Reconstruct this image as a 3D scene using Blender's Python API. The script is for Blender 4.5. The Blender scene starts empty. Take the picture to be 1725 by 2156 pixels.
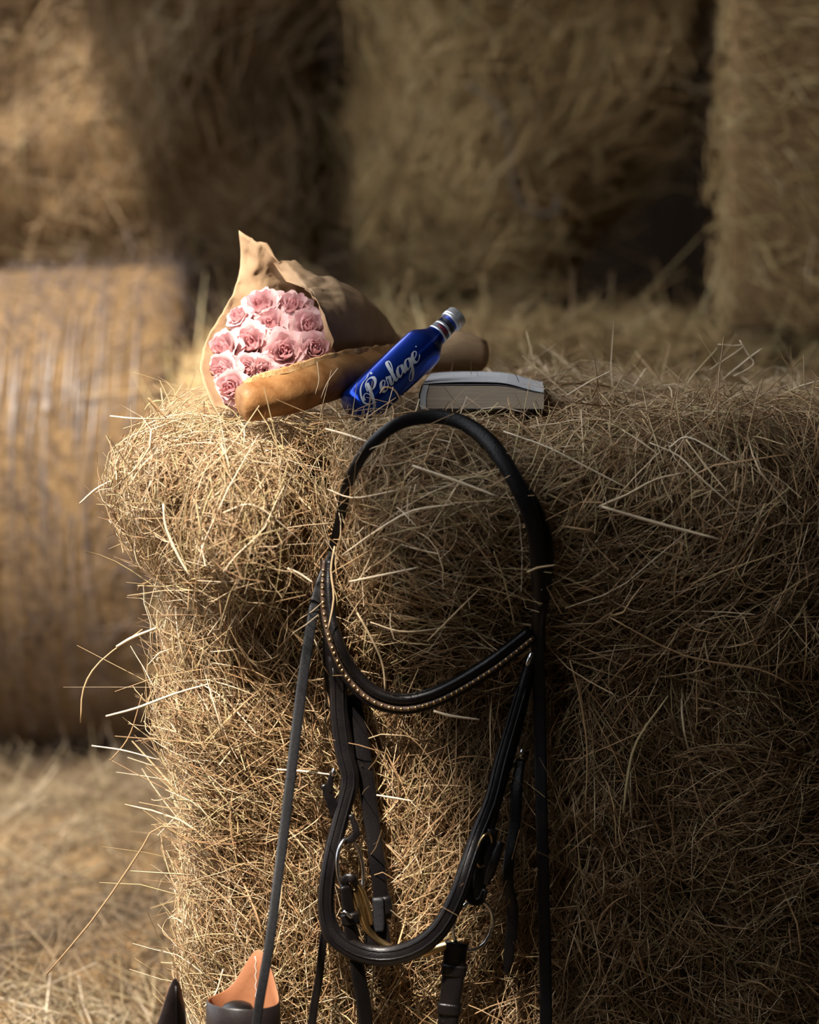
import bpy, bmesh, math, random
import numpy as np
from mathutils import Vector, Matrix, Quaternion
from mathutils.bvhtree import BVHTree

random.seed(7)
RNG = np.random.default_rng(11)
SC = bpy.context.scene
COL = SC.collection

# ------------------------------------------------------------------ camera
FPX = 85.0 / 36.0 * 2156.0            # focal length in pixels of the 1725 x 2156 frame
CAM = np.array((0.0, 0.0, 1.28))
PITCH = math.atan((1078 - 505) / FPX)
cam_data = bpy.data.cameras.new('camera')
cam_data.sensor_fit = 'VERTICAL'
cam_data.sensor_height = 36.0
cam_data.sensor_width = 36.0
cam_data.lens = 85.0
cam_data.clip_start = 0.05
cam_data.dof.use_dof = True
cam_data.dof.focus_distance = 3.06
cam_data.dof.aperture_fstop = 2.8
cam = bpy.data.objects.new('camera', cam_data)
cam.location = CAM
cam.rotation_euler = (math.pi / 2 - PITCH, 0, 0)
COL.objects.link(cam)
SC.camera = cam

# ------------------------------------------------------------------ sky, sun, exposure
SUN_DIR = np.array((0.26, 0.45, -0.80))
world = bpy.data.worlds.new('sky')
SC.world = world
world.use_nodes = True
bg = world.node_tree.nodes['Background']
bg.inputs['Color'].default_value = (0.88, 0.93, 1.0, 1)
bg.inputs['Strength'].default_value = 3.4
sun_data = bpy.data.lights.new('sun', 'SUN')
sun_data.energy = 12.0
sun_data.color = (1.0, 0.915, 0.82)
sun_data.angle = math.radians(2.4)
sun = bpy.data.objects.new('sun', sun_data)
sun.rotation_euler = Vector(SUN_DIR).to_track_quat('-Z', 'Y').to_euler()
sun.location = (-6, -6, 12)
COL.objects.link(sun)
SC.view_settings.view_transform = 'Standard'
SC.view_settings.look = 'None'
SC.view_settings.gamma = 1.0
SC.view_settings.use_curve_mapping = False
SC.view_settings.exposure = 0.0
SC.cycles.max_bounces = 4
SC.cycles.diffuse_bounces = 2
SC.cycles.glossy_bounces = 2
SC.cycles.use_adaptive_sampling = True
SC.cycles.adaptive_threshold = 0.12

# ------------------------------------------------------------------ helpers
def at(u, v, Y):
    """world point at depth Y that is seen at pixel (u, v)"""
    xc = (u - 862.5) / FPX
    yc = -(v - 1078.0) / FPX
    c, s = math.cos(PITCH), math.sin(PITCH)
    d = np.array((xc, c + yc * s, -s + yc * c))
    return CAM + d * (Y / d[1])

def raydir(u, v):
    xc = (u - 862.5) / FPX
    yc = -(v - 1078.0) / FPX
    c, s = math.cos(PITCH), math.sin(PITCH)
    d = Vector((xc, c + yc * s, -s + yc * c))
    return d.normalized()

def tag(o, label=None, cat=None, group=None, kind=None):
    if label: o['label'] = label
    if cat: o['category'] = cat
    if group: o['group'] = group
    if kind: o['kind'] = kind
    return o

def empty(name, loc=(0, 0, 0)):
    o = bpy.data.objects.new(name, None)
    o.empty_display_size = 0.05
    o.location = loc
    COL.objects.link(o)
    return o

def world_of(o):
    m = Matrix.LocRotScale(o.location, o.rotation_euler, o.scale)
    return m if o.parent is None else world_of(o.parent) @ o.matrix_parent_inverse @ m

def link(name, mesh, mat=None, parent=None):
    if mat is not None and not mesh.materials:
        mesh.materials.append(mat)
    o = bpy.data.objects.new(name, mesh)
    COL.objects.link(o)
    if parent is not None:
        o.parent = parent
        o.matrix_parent_inverse = world_of(parent).inverted()
    return o

def mesh_np(name, V, Q, smooth=True, tone=None):
    """mesh from an (n,3) array and an (m,k) face array"""
    V = np.asarray(V, dtype=np.float32)
    Q = np.asarray(Q, dtype=np.int32)
    me = bpy.data.meshes.new(name)
    k = Q.shape[1]
    me.vertices.add(len(V))
    me.vertices.foreach_set('co', V.ravel())
    me.loops.add(Q.size)
    me.loops.foreach_set('vertex_index', Q.ravel())
    me.polygons.add(len(Q))
    me.polygons.foreach_set('loop_start', np.arange(0, Q.size, k, dtype=np.int32))
    if smooth:
        me.polygons.foreach_set('use_smooth', np.ones(len(Q), dtype=bool))
    if tone is not None:
        a = me.attributes.new('tone', 'FLOAT', 'POINT')
        a.data.foreach_set('value', np.asarray(tone, dtype=np.float32))
    me.update(calc_edges=True)
    return me

def mesh_py(name, V, F, smooth=True):
    me = bpy.data.meshes.new(name)
    me.from_pydata([tuple(map(float, v)) for v in V], [], [tuple(map(int, f)) for f in F])
    if smooth:
        me.polygons.foreach_set('use_smooth', np.ones(len(me.polygons), dtype=bool))
    me.update()
    return me

_NW = []
_r = np.random.default_rng(5)
for _ in range(24):
    v = _r.normal(size=3)
    _NW.append((v / np.linalg.norm(v), _r.uniform(0, 6.28), _r.uniform(0.6, 1.7)))
def snoise(P, f, k0=0, n=8):
    """smooth noise about -1..1 (a sum of plane waves)"""
    P = np.asarray(P)
    out = np.zeros(P.shape[:-1])
    for i in range(n):
        d, ph, m = _NW[(k0 + i) % 24]
        out += np.sin((P @ d) * f * m + ph + k0)
    return out / math.sqrt(n) * 0.8

def nrm(a):
    a = np.asarray(a, dtype=float)
    return a / np.maximum(np.linalg.norm(a, axis=-1, keepdims=True), 1e-9)

def sstep(x, a, b):
    t = np.clip((x - a) / (b - a), 0, 1)
    return t * t * (3 - 2 * t)

def catmull(P, n):
    P = np.asarray(P, dtype=float)
    P = np.vstack((2 * P[0] - P[1], P, 2 * P[-1] - P[-2]))
    m = len(P) - 3
    out = []
    for i in range(n):
        t = i / (n - 1) * m
        k = min(int(t), m - 1)
        f = t - k
        a, b, c, d = P[k], P[k + 1], P[k + 2], P[k + 3]
        out.append(0.5 * (2 * b + (c - a) * f + (2 * a - 5 * b + 4 * c - d) * f * f + (3 * b - a - 3 * c + d) * f ** 3))
    return np.array(out)

# ------------------------------------------------------------------ materials
def new_mat(name):
    m = bpy.data.materials.new(name)
    m.use_nodes = True
    nt = m.node_tree
    b = nt.nodes['Principled BSDF']
    return m, nt, b

def nd(nt, typ, **kw):
    n = nt.nodes.new(typ)
    for k, v in kw.items():
        setattr(n, k, v)
    return n

def ramp(nt, stops):
    r = nt.nodes.new('ShaderNodeValToRGB')
    e = r.color_ramp.elements
    while len(e) < len(stops):
        e.new(0.5)
    for el, (p, c) in zip(e, stops):
        el.position = p
        el.color = (*c, 1)
    return r

def hay_mat(name, stops, rough=0.5, spec=0.35):
    m, nt, b = new_mat(name)
    a = nd(nt, 'ShaderNodeAttribute', attribute_name='tone')
    r = ramp(nt, stops)
    nt.links.new(a.outputs['Fac'], r.inputs['Fac'])
    nt.links.new(r.outputs['Color'], b.inputs['Base Color'])
    b.inputs['Roughness'].default_value = rough
    b.inputs['Specular IOR Level'].default_value = spec
    return m

def noise_mat(name, c1, c2, scale=20, rough=0.6, spec=0.4, bump=0.0, bscale=None, metal=0.0, stretch=None, coat=0.0, detail=6):
    m, nt, b = new_mat(name)
    tc = nd(nt, 'ShaderNodeTexCoord')
    mp = nd(nt, 'ShaderNodeMapping')
    if stretch:
        mp.inputs['Scale'].default_value = stretch
    nt.links.new(tc.outputs['Object'], mp.inputs['Vector'])
    n = nd(nt, 'ShaderNodeTexNoise')
    n.inputs['Scale'].default_value = scale
    n.inputs['Detail'].default_value = detail
    nt.links.new(mp.outputs['Vector'], n.inputs['Vector'])
    r = ramp(nt, [(0.3, c1), (0.7, c2)])
    nt.links.new(n.outputs['Fac'], r.inputs['Fac'])
    nt.links.new(r.outputs['Color'], b.inputs['Base Color'])
    b.inputs['Roughness'].default_value = rough
    b.inputs['Specular IOR Level'].default_value = spec
    b.inputs['Metallic'].default_value = metal
    b.inputs['Coat Weight'].default_value = coat
    if bump:
        n2 = nd(nt, 'ShaderNodeTexNoise')
        n2.inputs['Scale'].default_value = bscale or scale * 3
        n2.inputs['Detail'].default_value = 4
        nt.links.new(mp.outputs['Vector'], n2.inputs['Vector'])
        bp = nd(nt, 'ShaderNodeBump')
        bp.inputs['Strength'].default_value = bump
        bp.inputs['Distance'].default_value = 0.002
        nt.links.new(n2.outputs['Fac'], bp.inputs['Height'])
        nt.links.new(bp.outputs['Normal'], b.inputs['Normal'])
    return m

HAY = [(0.0, (0.12, 0.058, 0.024)), (0.22, (0.32, 0.18, 0.082)), (0.46, (0.48, 0.31, 0.155)), (0.56, (0.36, 0.285, 0.13)),
       (0.68, (0.54, 0.38, 0.21)), (1.0, (0.80, 0.65, 0.46))]
M = {}
M['hay'] = hay_mat('hay_strands', HAY)
M['hay_brightened'] = hay_mat('hay_strands_brightened', [(0.0, (0.15, 0.083, 0.032)), (0.3, (0.38, 0.24, 0.102)), (0.6, (0.54, 0.37, 0.17)), (0.8, (0.45, 0.36, 0.16)), (1.0, (0.74, 0.57, 0.34))])  # lighter tones make up for weak light on the back bales
M['hay_brown'] = hay_mat('hay_strands_brown', [(0.0, (0.045, 0.028, 0.020)), (0.4, (0.10, 0.068, 0.050)), (0.8, (0.15, 0.106, 0.083)), (1.0, (0.24, 0.185, 0.16))])  # darkened brown stands in for weaker sun on the round bale
M['hay_floor'] = hay_mat('hay_strands_dimmed', [(0.0, (0.04, 0.024, 0.012)), (0.3, (0.12, 0.078, 0.04)), (0.6, (0.22, 0.155, 0.085)), (0.8, (0.24, 0.19, 0.10)), (1.0, (0.46, 0.375, 0.26))])  # darkened tones stand in for shade over the floor hay
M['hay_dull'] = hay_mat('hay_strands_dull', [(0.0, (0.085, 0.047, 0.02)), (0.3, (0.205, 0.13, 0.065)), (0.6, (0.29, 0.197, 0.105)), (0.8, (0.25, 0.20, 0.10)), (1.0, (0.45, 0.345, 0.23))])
M['hay_core'] = noise_mat('packed_hay', (0.09, 0.052, 0.022), (0.20, 0.125, 0.058), scale=60, rough=0.9, spec=0.1, bump=0.6, bscale=160)
M['net'] = hay_mat('bale_net', [(0.0, (0.06, 0.043, 0.033)), (1.0, (0.14, 0.112, 0.105))], rough=0.4, spec=0.5)
M['earth'] = noise_mat('barn_earth', (0.10, 0.07, 0.04), (0.20, 0.145, 0.085), scale=9, rough=0.95, spec=0.1, bump=0.5, bscale=60)
M['boards'] = noise_mat('barn_boards', (0.03, 0.019, 0.011), (0.06, 0.04, 0.025), scale=6, rough=0.8, spec=0.2, stretch=(6, 6, 0.5), bump=0.3)
M['sheet'] = noise_mat('roof_sheet', (0.16, 0.15, 0.14), (0.24, 0.22, 0.2), scale=3, rough=0.6, spec=0.3)

# ------------------------------------------------------------------ barn: floor, walls, roof, added shade walls
def grid_mesh(name, x0, x1, y0, y1, nx, ny, zf):
    xs = np.linspace(x0, x1, nx); ys = np.linspace(y0, y1, ny)
    X, Y = np.meshgrid(xs, ys)
    Z = zf(X, Y)
    V = np.stack((X, Y, Z), -1).reshape(-1, 3)
    i = np.arange((ny - 1) * nx).reshape(ny - 1, nx)[:, :-1].ravel()
    Q = np.stack((i, i + 1, i + 1 + nx, i + nx), -1)
    return mesh_np(name, V, Q)

tag(link('floor', grid_mesh('floor', -14, 5, -8, 14, 2, 2, lambda x, y: x * 0), M['earth']), kind='structure')

# the eave: sun comes in under it from the open left side
def eave_x(y):
    return float(np.interp(y, (-7, 2.2, 5.2, 13), (-0.852, -0.852, -1.32, -1.40)))
EAVE_Z = 3.3
def roof_mesh():
    n = 160
    ys = np.linspace(-7, 13, n)
    V, Q = [], []
    for i, y in enumerate(ys):
        xl = eave_x(y)
        w = 0.012 * math.sin(i * math.pi / 2)
        for x, z in ((xl, EAVE_Z), (4.6, EAVE_Z + 1.2)):
            V.append((x, y, z + w)); V.append((x, y, z + w + 0.01))
    for i in range(n - 1):
        a = 4 * i
        b = a + 4
        Q += [(a, a + 2, b + 2, b), (a + 1, b + 1, b + 3, a + 3), (a, b, b + 1, a + 1), (a + 2, a + 3, b + 3, b + 2)]
    return mesh_np('ceiling', V, Q, smooth=False)
tag(link('ceiling', roof_mesh(), M['sheet']), kind='structure')

def box_mesh(name, x0, x1, y0, y1, z0, z1):
    V = [(x, y, z) for z in (z0, z1) for y in (y0, y1) for x in (x0, x1)]
    F = [(0, 2, 3, 1), (4, 5, 7, 6), (0, 1, 5, 4), (2, 6, 7, 3), (0, 4, 6, 2), (1, 3, 7, 5)]
    return mesh_py(name, V, F, smooth=False)
tag(link('wall_back', box_mesh('wall_back', -3.5, 4.6, 9.6, 9.66, 0, 4.4), M['boards']), kind='structure')
tag(link('wall_right', box_mesh('wall_right', 4.5, 4.56, -7, 9.6, 0, 4.4), M['boards']), kind='structure')
tag(link('shade_wall_left', box_mesh('shade_wall_left', -0.86, -0.80, -2.6, 1.1, 0, 3.3), M['boards']), kind='structure')  # added unseen wall, keeps sky light off the front bale's face
tag(link('shade_wall_left', box_mesh('shade_wall_left', -0.90, -0.84, 1.1, 2.65, 0, 1.4), M['boards']), kind='structure')  # added low wall out of view, darkens the lower front of the bale
tag(link('wall_front', box_mesh('wall_front', -0.9, 4.5, -2.6, -2.54, 0, 4.4), M['boards']), kind='structure')

# ------------------------------------------------------------------ hay
def rounded_box(lo, hi, r, n):
    lo, hi = np.array(lo, float), np.array(hi, float)
    c, h = (lo + hi) / 2, (hi - lo) / 2
    t = np.linspace(-1, 1, n + 1)
    A, B = np.meshgrid(t, t)
    P, Q, base = [], [], 0
    for ax in range(3):
        for s in (-1, 1):
            p = np.zeros(A.shape + (3,))
            p[..., ax] = s
            p[..., (ax + 1) % 3] = A if s > 0 else B
            p[..., (ax + 2) % 3] = B if s > 0 else A
            P.append(p.reshape(-1, 3))
            i = np.arange(n * (n + 1)).reshape(n, n + 1)[:, :-1].ravel() + base
            Q.append(np.stack((i, i + 1, i + n + 2, i + n + 1), -1))
            base += (n + 1) ** 2
    P = np.vstack(P); Q = np.vstack(Q)
    key, idx, inv = np.unique(np.round(P, 5), axis=0, return_index=True, return_inverse=True)
    inv = np.asarray(inv).ravel()
    P = P[idx]; Q = inv[Q]
    g = P * h
    r3 = np.minimum(np.broadcast_to(np.array(r, float), (3,)), h * 0.98)
    q = np.clip(g, -(h - r3), h - r3)
    d = (g - q) / r3
    N = nrm(d * (1 / r3)) if np.ptp(r3) > 1e-6 else nrm(d)
    V = q + nrm(d) * r3 + c
    return V, Q, nrm(d)

def tri_sample(V, Q, n, rng, weight=None):
    T = np.vstack((Q[:, [0, 1, 2]], Q[:, [0, 2, 3]]))
    a, b, c = V[T[:, 0]], V[T[:, 1]], V[T[:, 2]]
    cr = np.cross(b - a, c - a)
    ar = np.linalg.norm(cr, axis=1) * 0.5
    N = nrm(cr)
    w = ar.copy()
    if weight is not None:
        w = w * weight((a + b + c) / 3, N)
    i = rng.choice(len(T), size=n, p=w / w.sum())
    u, v = rng.random(n), rng.random(n)
    f = u + v > 1
    u[f], v[f] = 1 - u[f], 1 - v[f]
    P = a[i] + (b - a)[i] * u[:, None] + (c - a)[i] * v[:, None]
    return P, N[i]

def strand_mesh(name, P, D, L, R, W, bend, tone, seg=4, sides=3, kink=None, taper=0.6):
    """P centres, D directions, L lengths, R radii, W side vectors of the bend"""
    n = len(P)
    t = np.linspace(-0.5, 0.5, seg + 1)
    path = P[:, None, :] + D[:, None, :] * (L[:, None] * t)[..., None]
    path += W[:, None, :] * ((bend * L)[:, None] * (t * t * 4 - 0.33))[..., None]
    if kink is not None:
        path += kink[:, None, :] * (np.maximum(t - 0.05, 0) * 1.0)[None, :, None] * L[:, None, None]
    B1 = nrm(np.cross(D, W)); B2 = nrm(np.cross(D, B1))
    rr = R[:, None] * (1 - taper * np.abs(t * 2) ** 2.5)[None, :]
    if sides >= 3:
        ang = np.arange(sides) * 2 * math.pi / sides
        off = B1[:, None, :] * np.cos(ang)[None, :, None] + B2[:, None, :] * np.sin(ang)[None, :, None] * 0.6
        V = path[:, :, None, :] + off[:, None, :, :] * rr[:, :, None, None]
        m = sides
        ring = np.arange(seg)[:, None] * m
        k = np.arange(m)[None, :]
        q = np.stack((ring + k, ring + (k + 1) % m, ring + m + (k + 1) % m, ring + m + k), -1).reshape(-1, 4)
    else:
        V = np.stack((path - B1[:, None, :] * rr[..., None], path + B1[:, None, :] * rr[..., None]), 2)
        m = 2
        k = np.arange(seg) * 2
        q = np.stack((k, k + 1, k + 3, k + 2), -1)
    per = (seg + 1) * m
    Q = (q[None] + (np.arange(n) * per)[:, None, None]).reshape(-1, 4)
    return mesh_np(name, V.reshape(-1, 3), Q, tone=np.repeat(tone, per))

def hay_coat(name, V, Q, n, rng, mat, parent, weight=None, pref=None, L=(0.04, 0.12), R=(0.0004, 0.001), depth=(-0.03, 0.012), fly=0.05,
             spread=0.7, tilt=0.18, seg=4, sides=3, flylift=0.03, tone_var=0.13, tone_shift=0.0, keep=None, bend=0.22, dscale=9.0, droop=0.6, shorten=None, taper=0.5):
    P, N = tri_sample(V, Q, n, rng, weight)
    up = np.zeros_like(N); up[:, 2] = 1
    flat = np.abs(N[:, 2]) > 0.9
    up[flat] = (0, 1, 0)
    t1 = nrm(np.cross(up, N))
    t2 = nrm(np.cross(N, t1))
    th = pref(P, N) if pref is not None else np.full(n, math.pi / 2)
    th = th + snoise(P, dscale, 3) * 0.9 + rng.normal(size=n) * spread
    D = t1 * np.cos(th)[:, None] + t2 * np.sin(th)[:, None]
    isfly = rng.random(n) < fly
    lift = rng.normal(size=n) * tilt + 0.04
    lift[isfly] = rng.uniform(0.2, 1.1, isfly.sum())
    D = nrm(D + N * lift[:, None])
    Ln = rng.uniform(L[0], L[1], n) * np.where(rng.random(n) < 0.15, 1.5, 1.0)
    if shorten is not None:
        Ln = Ln * shorten(P)
    o = depth[0] + (depth[1] - depth[0]) * rng.random(n) ** 1.7
    o = np.where(isfly, rng.uniform(0.0, flylift, n), o)
    C = P + N * o[:, None]
    Rn = rng.uniform(R[0], R[1], n) * np.where(rng.random(n) < 0.06, 1.7, 1.0)
    ra = rng.normal(size=(n, 3)) - N * droop
    W = nrm(ra - (ra * D).sum(1, keepdims=True) * D)
    bd = np.abs(rng.normal(size=n)) * bend * 0.6
    kink = rng.normal(size=(n, 3)) * np.where(rng.random(n) < 0.3, 0.6, 0.12)[:, None]
    tone = np.clip(rng.beta(2.0, 2.2, n) + snoise(P, 5.0, 9) * tone_var + tone_shift, 0, 1)
    if keep is not None:
        k = keep(C, D, Ln)
        C, D, Ln, Rn, W, bd, tone, kink = C[k], D[k], Ln[k], Rn[k], W[k], bd[k], tone[k], kink[k]
    me = strand_mesh(name, C, D, Ln, Rn, W, bd, tone, seg=seg, sides=sides, kink=kink, taper=taper)
    o = link(name, me, mat, parent)
    o['kind'] = 'stuff'
    return o

# --- the big bale in front that carries everything
def gauss(V, c, r):
    c = np.array(c, float); r = np.broadcast_to(np.array(r, float), (3,))
    return np.exp(-(((V - c) / r) ** 2).sum(1))

fbV, fbQ, fbN = rounded_box((-0.358, 2.94, 0.0), (0.98, 4.05, 1.04), 0.085, 84)
x, y, z = fbV[:, 0].copy(), fbV[:, 1].copy(), fbV[:, 2].copy()
front = sstep(-fbN[:, 1], 0.0, 0.7)
left = sstep(-x, -0.25, 0.37)
fbV[:, 0] += left * (0.055 * sstep(-z, -0.94, -0.82) + 0.035 * sstep(-z, -0.82, -0.5) + 0.012 * np.sin(z * 9))
# lumps and hollows of the front
dy = np.zeros(len(x))
dy -= 0.095 * gauss(fbV, (0.035, 2.93, 0.95), (0.155, 0.3, 0.13))       # lump the bridle hangs from
dy -= 0.085 * gauss(fbV, (-0.205, 2.93, 0.925), (0.075, 0.3, 0.10))      # lump at the lit corner
dy += 0.13 * gauss(fbV, (-0.112, 2.93, 0.985), (0.036, 0.3, 0.12))     # hollow between them
dy -= 0.03 * gauss(fbV, (0.40, 2.93, 0.93), (0.16, 0.3, 0.10))
dy += 0.03 * gauss(fbV, (0.0, 2.93, 0.72), (0.35, 0.3, 0.08))
dy -= 0.025 * gauss(fbV, (0.1, 2.93, 0.45), (0.16, 0.3, 0.12))
dy -= 0.02 * gauss(fbV, (-0.2, 2.93, 0.60), (0.1, 0.3, 0.15))
fbV[:, 1] += dy * front
fbV[:, 1] += front * 0.25 * np.maximum(x - 0.36, 0) ** 1.5
dz = 0.025 * gauss(fbV, (0.45, 3.15, 1.04), (0.16, 0.2, 0.3)) + 0.02 * gauss(fbV, (0.10, 3.55, 1.04), (0.2, 0.25, 0.3)) \
    - 0.035 * gauss(fbV, (-0.125, 2.96, 1.04), (0.05, 0.07, 0.3)) + 0.018 * gauss(fbV, (0.05, 2.95, 1.04), (0.12, 0.06, 0.3)) \
    + 0.016 * gauss(fbV, (-0.07, 3.0, 1.04), (0.06, 0.05, 0.3))
fbV[:, 2] += dz * sstep(fbN[:, 2], 0.2, 0.8)
fbV += fbN * (snoise(fbV, 16, 1) * 0.013 + snoise(fbV, 42, 6) * 0.009)[:, None]
fbV[:, 2] = np.maximum(fbV[:, 2], 0.0)
BVH = BVHTree.FromPolygons([tuple(v) for v in fbV], [tuple(q) for q in fbQ])

bale = empty('hay_bale', (0.2, 3.5, 0))
tag(bale, 'large loose-edged hay bale in front with the bridle hanging down its face', 'hay bale', 'hay bales')
link('packed_core', mesh_np('packed_core', fbV - fbN * 0.034, fbQ), M['hay_core'], bale)

def fb_weight(C, N):
    w = 0.12 + 1.0 * np.maximum(-N[:, 1], 0) + 1.0 * np.maximum(-N[:, 0], 0) * (C[:, 1] < 3.5) + 0.75 * np.maximum(N[:, 2], 0)
    w *= np.where(C[:, 0] > 0.66, 0.25, 1.0)
    w *= np.where(C[:, 2] < 0.25, 0.3, 1.0)
    w *= np.where((N[:, 2] < -0.5) & (C[:, 2] < 0.2), 0.05, 1.0)
    return w
def fb_pref(P, N):
    # mostly upright on the lower face, lying sideways on the upper right
    a = np.full(len(P), math.pi / 2) + 0.35
    h = sstep(P[:, 2], 0.70, 0.86) * sstep(P[:, 0], -0.08, 0.05)
    a = a * (1 - h) + 0.15 * h
    top = N[:, 2] > 0.8
    a[top] = RNG.uniform(0, math.pi, top.sum())
    return a
def fb_keep(C, D, Ln):
    # few stalks stand up before the things laid on the bale
    tip = np.maximum((C + D * Ln[:, None] * 0.5)[:, 2], (C - D * Ln[:, None] * 0.5)[:, 2])
    near = (C[:, 0] > -0.27) & (C[:, 0] < 0.18) & (C[:, 1] > 2.93) & (C[:, 1] < 3.4)
    return ~(near & (tip > 1.068) & (RNG.random(len(C)) < 0.9))
hay_coat('hay_strands', fbV, fbQ, 66000, RNG, M['hay'], bale, weight=fb_weight, pref=fb_pref, L=(0.04, 0.13), R=(0.00045, 0.0011), depth=(-0.036, 0.014), fly=0.02, tilt=0.11, bend=0.42, droop=0.9, seg=5, taper=0.35, keep=fb_keep,
         shorten=lambda P: 1 - 0.38 * sstep(-P[:, 0], 0.24, 0.33))

# --- loose hay on the floor
def floor_z(X, Y):
    P = np.stack((X, Y, X * 0), -1)
    m = 0.045 - 0.03 * sstep(Y, 4.6, 5.6) + (0.05 * snoise(P, 5.0, 2) + 0.035 * snoise(P, 13.0, 5)) * (1 - 0.8 * sstep(Y, 4.9, 5.7))
    m += 0.07 * np.exp(-(((X + 0.55) / 0.3) ** 2 + ((Y - 4.7) / 0.6) ** 2))
    return np.maximum(m, 0.012)
lo_mesh = grid_mesh('loose_hay_bed', -3.2, 1.2, 2.72, 5.75, 90, 90, floor_z)
loV = np.zeros(len(lo_mesh.vertices) * 3); lo_mesh.vertices.foreach_get('co', loV); loV = loV.reshape(-1, 3)
loQ = np.zeros(len(lo_mesh.polygons) * 4, dtype=np.int32); lo_mesh.polygons.foreach_get('vertices', loQ); loQ = loQ.reshape(-1, 4)
litter = empty('loose_hay', (-0.8, 4.5, 0))
tag(litter, 'loose hay scattered in low heaps over the barn floor', 'loose hay', kind='stuff')
link('packed_core', lo_mesh, M['hay_core'], litter)
def lo_weight(C, N):
    inview = (np.abs(C[:, 0] + 0.15 * C[:, 1] + 0.1) < 0.75)
    return np.where(inview & (C[:, 1] > 3.4), 1.0, 0.12)
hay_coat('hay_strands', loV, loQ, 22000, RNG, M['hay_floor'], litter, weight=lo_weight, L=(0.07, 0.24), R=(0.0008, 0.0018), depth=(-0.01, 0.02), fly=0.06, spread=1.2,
         seg=3, sides=3, tone_shift=-0.08, tone_var=0.34)  # broad tone patches stand in for shadows between the heaps

# --- bales behind
def back_bale(name, lo, hi, r, label, n, pref=None, disp=0.03, res=26, L=(0.09, 0.28), R=(0.0014, 0.0032), mat='hay_brightened', spread=0.7, tone=0.0, rot=0.0, fly=0.07, shape=None, tilt=0.18):
    V, Q, N = rounded_box(lo, hi, r, res)
    if shape is not None:
        V = shape(V, N)
    V = V + N * (snoise(V, 7, 4) * disp + snoise(V, 19, 8) * disp * 0.5)[:, None]
    if rot:
        c = (np.array(lo) + np.array(hi)) / 2
        a = math.radians(rot)
        d = V - c
        V = np.stack((d[:, 0] * math.cos(a) - d[:, 1] * math.sin(a), d[:, 0] * math.sin(a) + d[:, 1] * math.cos(a), d[:, 2]), -1) + c
    V[:, 2] = np.maximum(V[:, 2], lo[2])
    t = empty(name, ((lo[0] + hi[0]) / 2, (lo[1] + hi[1]) / 2, lo[2]))
    tag(t, label, 'hay bale', 'hay bales')
    link('packed_core', mesh_np('packed_core', V - N * 0.03, Q), M['hay_core'], t)
    def w(C, N):
        return 0.06 + np.maximum(-N[:, 1], 0) + 0.8 * np.maximum(N[:, 2], 0) + 0.5 * np.maximum(-N[:, 0], 0)
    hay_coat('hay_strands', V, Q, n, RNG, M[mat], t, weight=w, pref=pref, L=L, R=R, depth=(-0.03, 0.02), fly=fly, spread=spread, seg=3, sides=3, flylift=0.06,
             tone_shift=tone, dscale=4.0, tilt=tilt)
    return t
vert = lambda P, N: np.full(len(P), math.pi / 2)
horiz = lambda P, N: np.zeros(len(P))

# left: a round bale lying on its side, net wrap running over it
def round_bale(name, x0, x1, cy, R0, label, n):
    t = empty(name, ((x0 + x1) / 2, cy, 0))
    tag(t, label, 'hay bale', 'hay bales')
    nx, na = 40, 64
    prof = [(x1 - 0.06 * (1 - math.cos(a)), R0 - 0.06 * (1 - math.sin(a))) for a in np.linspace(0, math.pi / 2, 6)]
    xs = [(x0, 0.0), (x0, R0 * 0.6), (x0, R0)] + [(x, R0) for x in np.linspace(x0 + 0.05, x1 - 0.08, nx)] + [(x1 - 0.05, R0 - 0.008), (x1 - 0.02, R0 - 0.03), (x1, R0 - 0.08), (x1 + 0.02, R0 * 0.6), (x1 + 0.03, R0 * 0.3), (x1 + 0.03, 0.0)]
    V = []
    for (xx, rr) in xs:
        for k in range(na):
            a = 2 * math.pi * k / na
            V.append((xx, cy - rr * math.cos(a), R0 + rr * math.sin(a)))
    V = np.array(V)
    Q = []
    for i in range(len(xs) - 1):
        for k in range(na):
            Q.append((i * na + k, (i + 1) * na + k, (i + 1) * na + (k + 1) % na, i * na + (k + 1) % na))
    Q = np.array(Q)
    C = np.array(((x0 + x1) / 2, cy, R0))
    V += nrm((V - C) * (0.2, 1, 1)) * (snoise(V * (1, 1, 1), 6, 7) * 0.012)[:, None]
    link('packed_core', mesh_np('packed_core', V, Q), M['hay_core'], t)
    def w(Cc, N):
        return 0.05 + np.maximum(-N[:, 1], 0) + 0.8 * np.maximum(N[:, 2], 0) + 0.9 * np.maximum(N[:, 0], 0)
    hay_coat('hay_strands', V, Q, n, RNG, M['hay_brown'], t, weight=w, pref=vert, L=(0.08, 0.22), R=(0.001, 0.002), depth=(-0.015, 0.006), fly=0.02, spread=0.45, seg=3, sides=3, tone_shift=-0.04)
    # net wrap: thin strings round the bale
    m = 60
    P, D, Ln, Rr, W, tn = [], [], [], [], [], []
    V2, Q2, T2 = [], [], []
    base = 0
    for i in range(m):
        xx = x0 + 0.05 + (x1 - x0 - 0.14) * (i + RNG.uniform(-0.3, 0.3)) / m
        wd = RNG.uniform(0.0006, 0.0018)
        for k in range(81):
            a = 2 * math.pi * k / 80
            rr = R0 + 0.016 + 0.006 * math.sin(a * 7 + i)
            xo = 0.006 * math.sin(a * 5 + i * 2.1)
            for s in (-1, 1):
                V2.append((xx + xo + s * wd, cy - rr * math.cos(a), max(R0 + rr * math.sin(a), 0.002))); T2.append(RNG.random())
        for k in range(80):
            b = base + 2 * k
            Q2.append((b, b + 1, b + 3, b + 2))
        base += 162
    o = link('net_wrap', mesh_np('net_wrap', V2, Q2, tone=T2), M['net'], t)
    o['kind'] = 'stuff'
    return t
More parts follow.
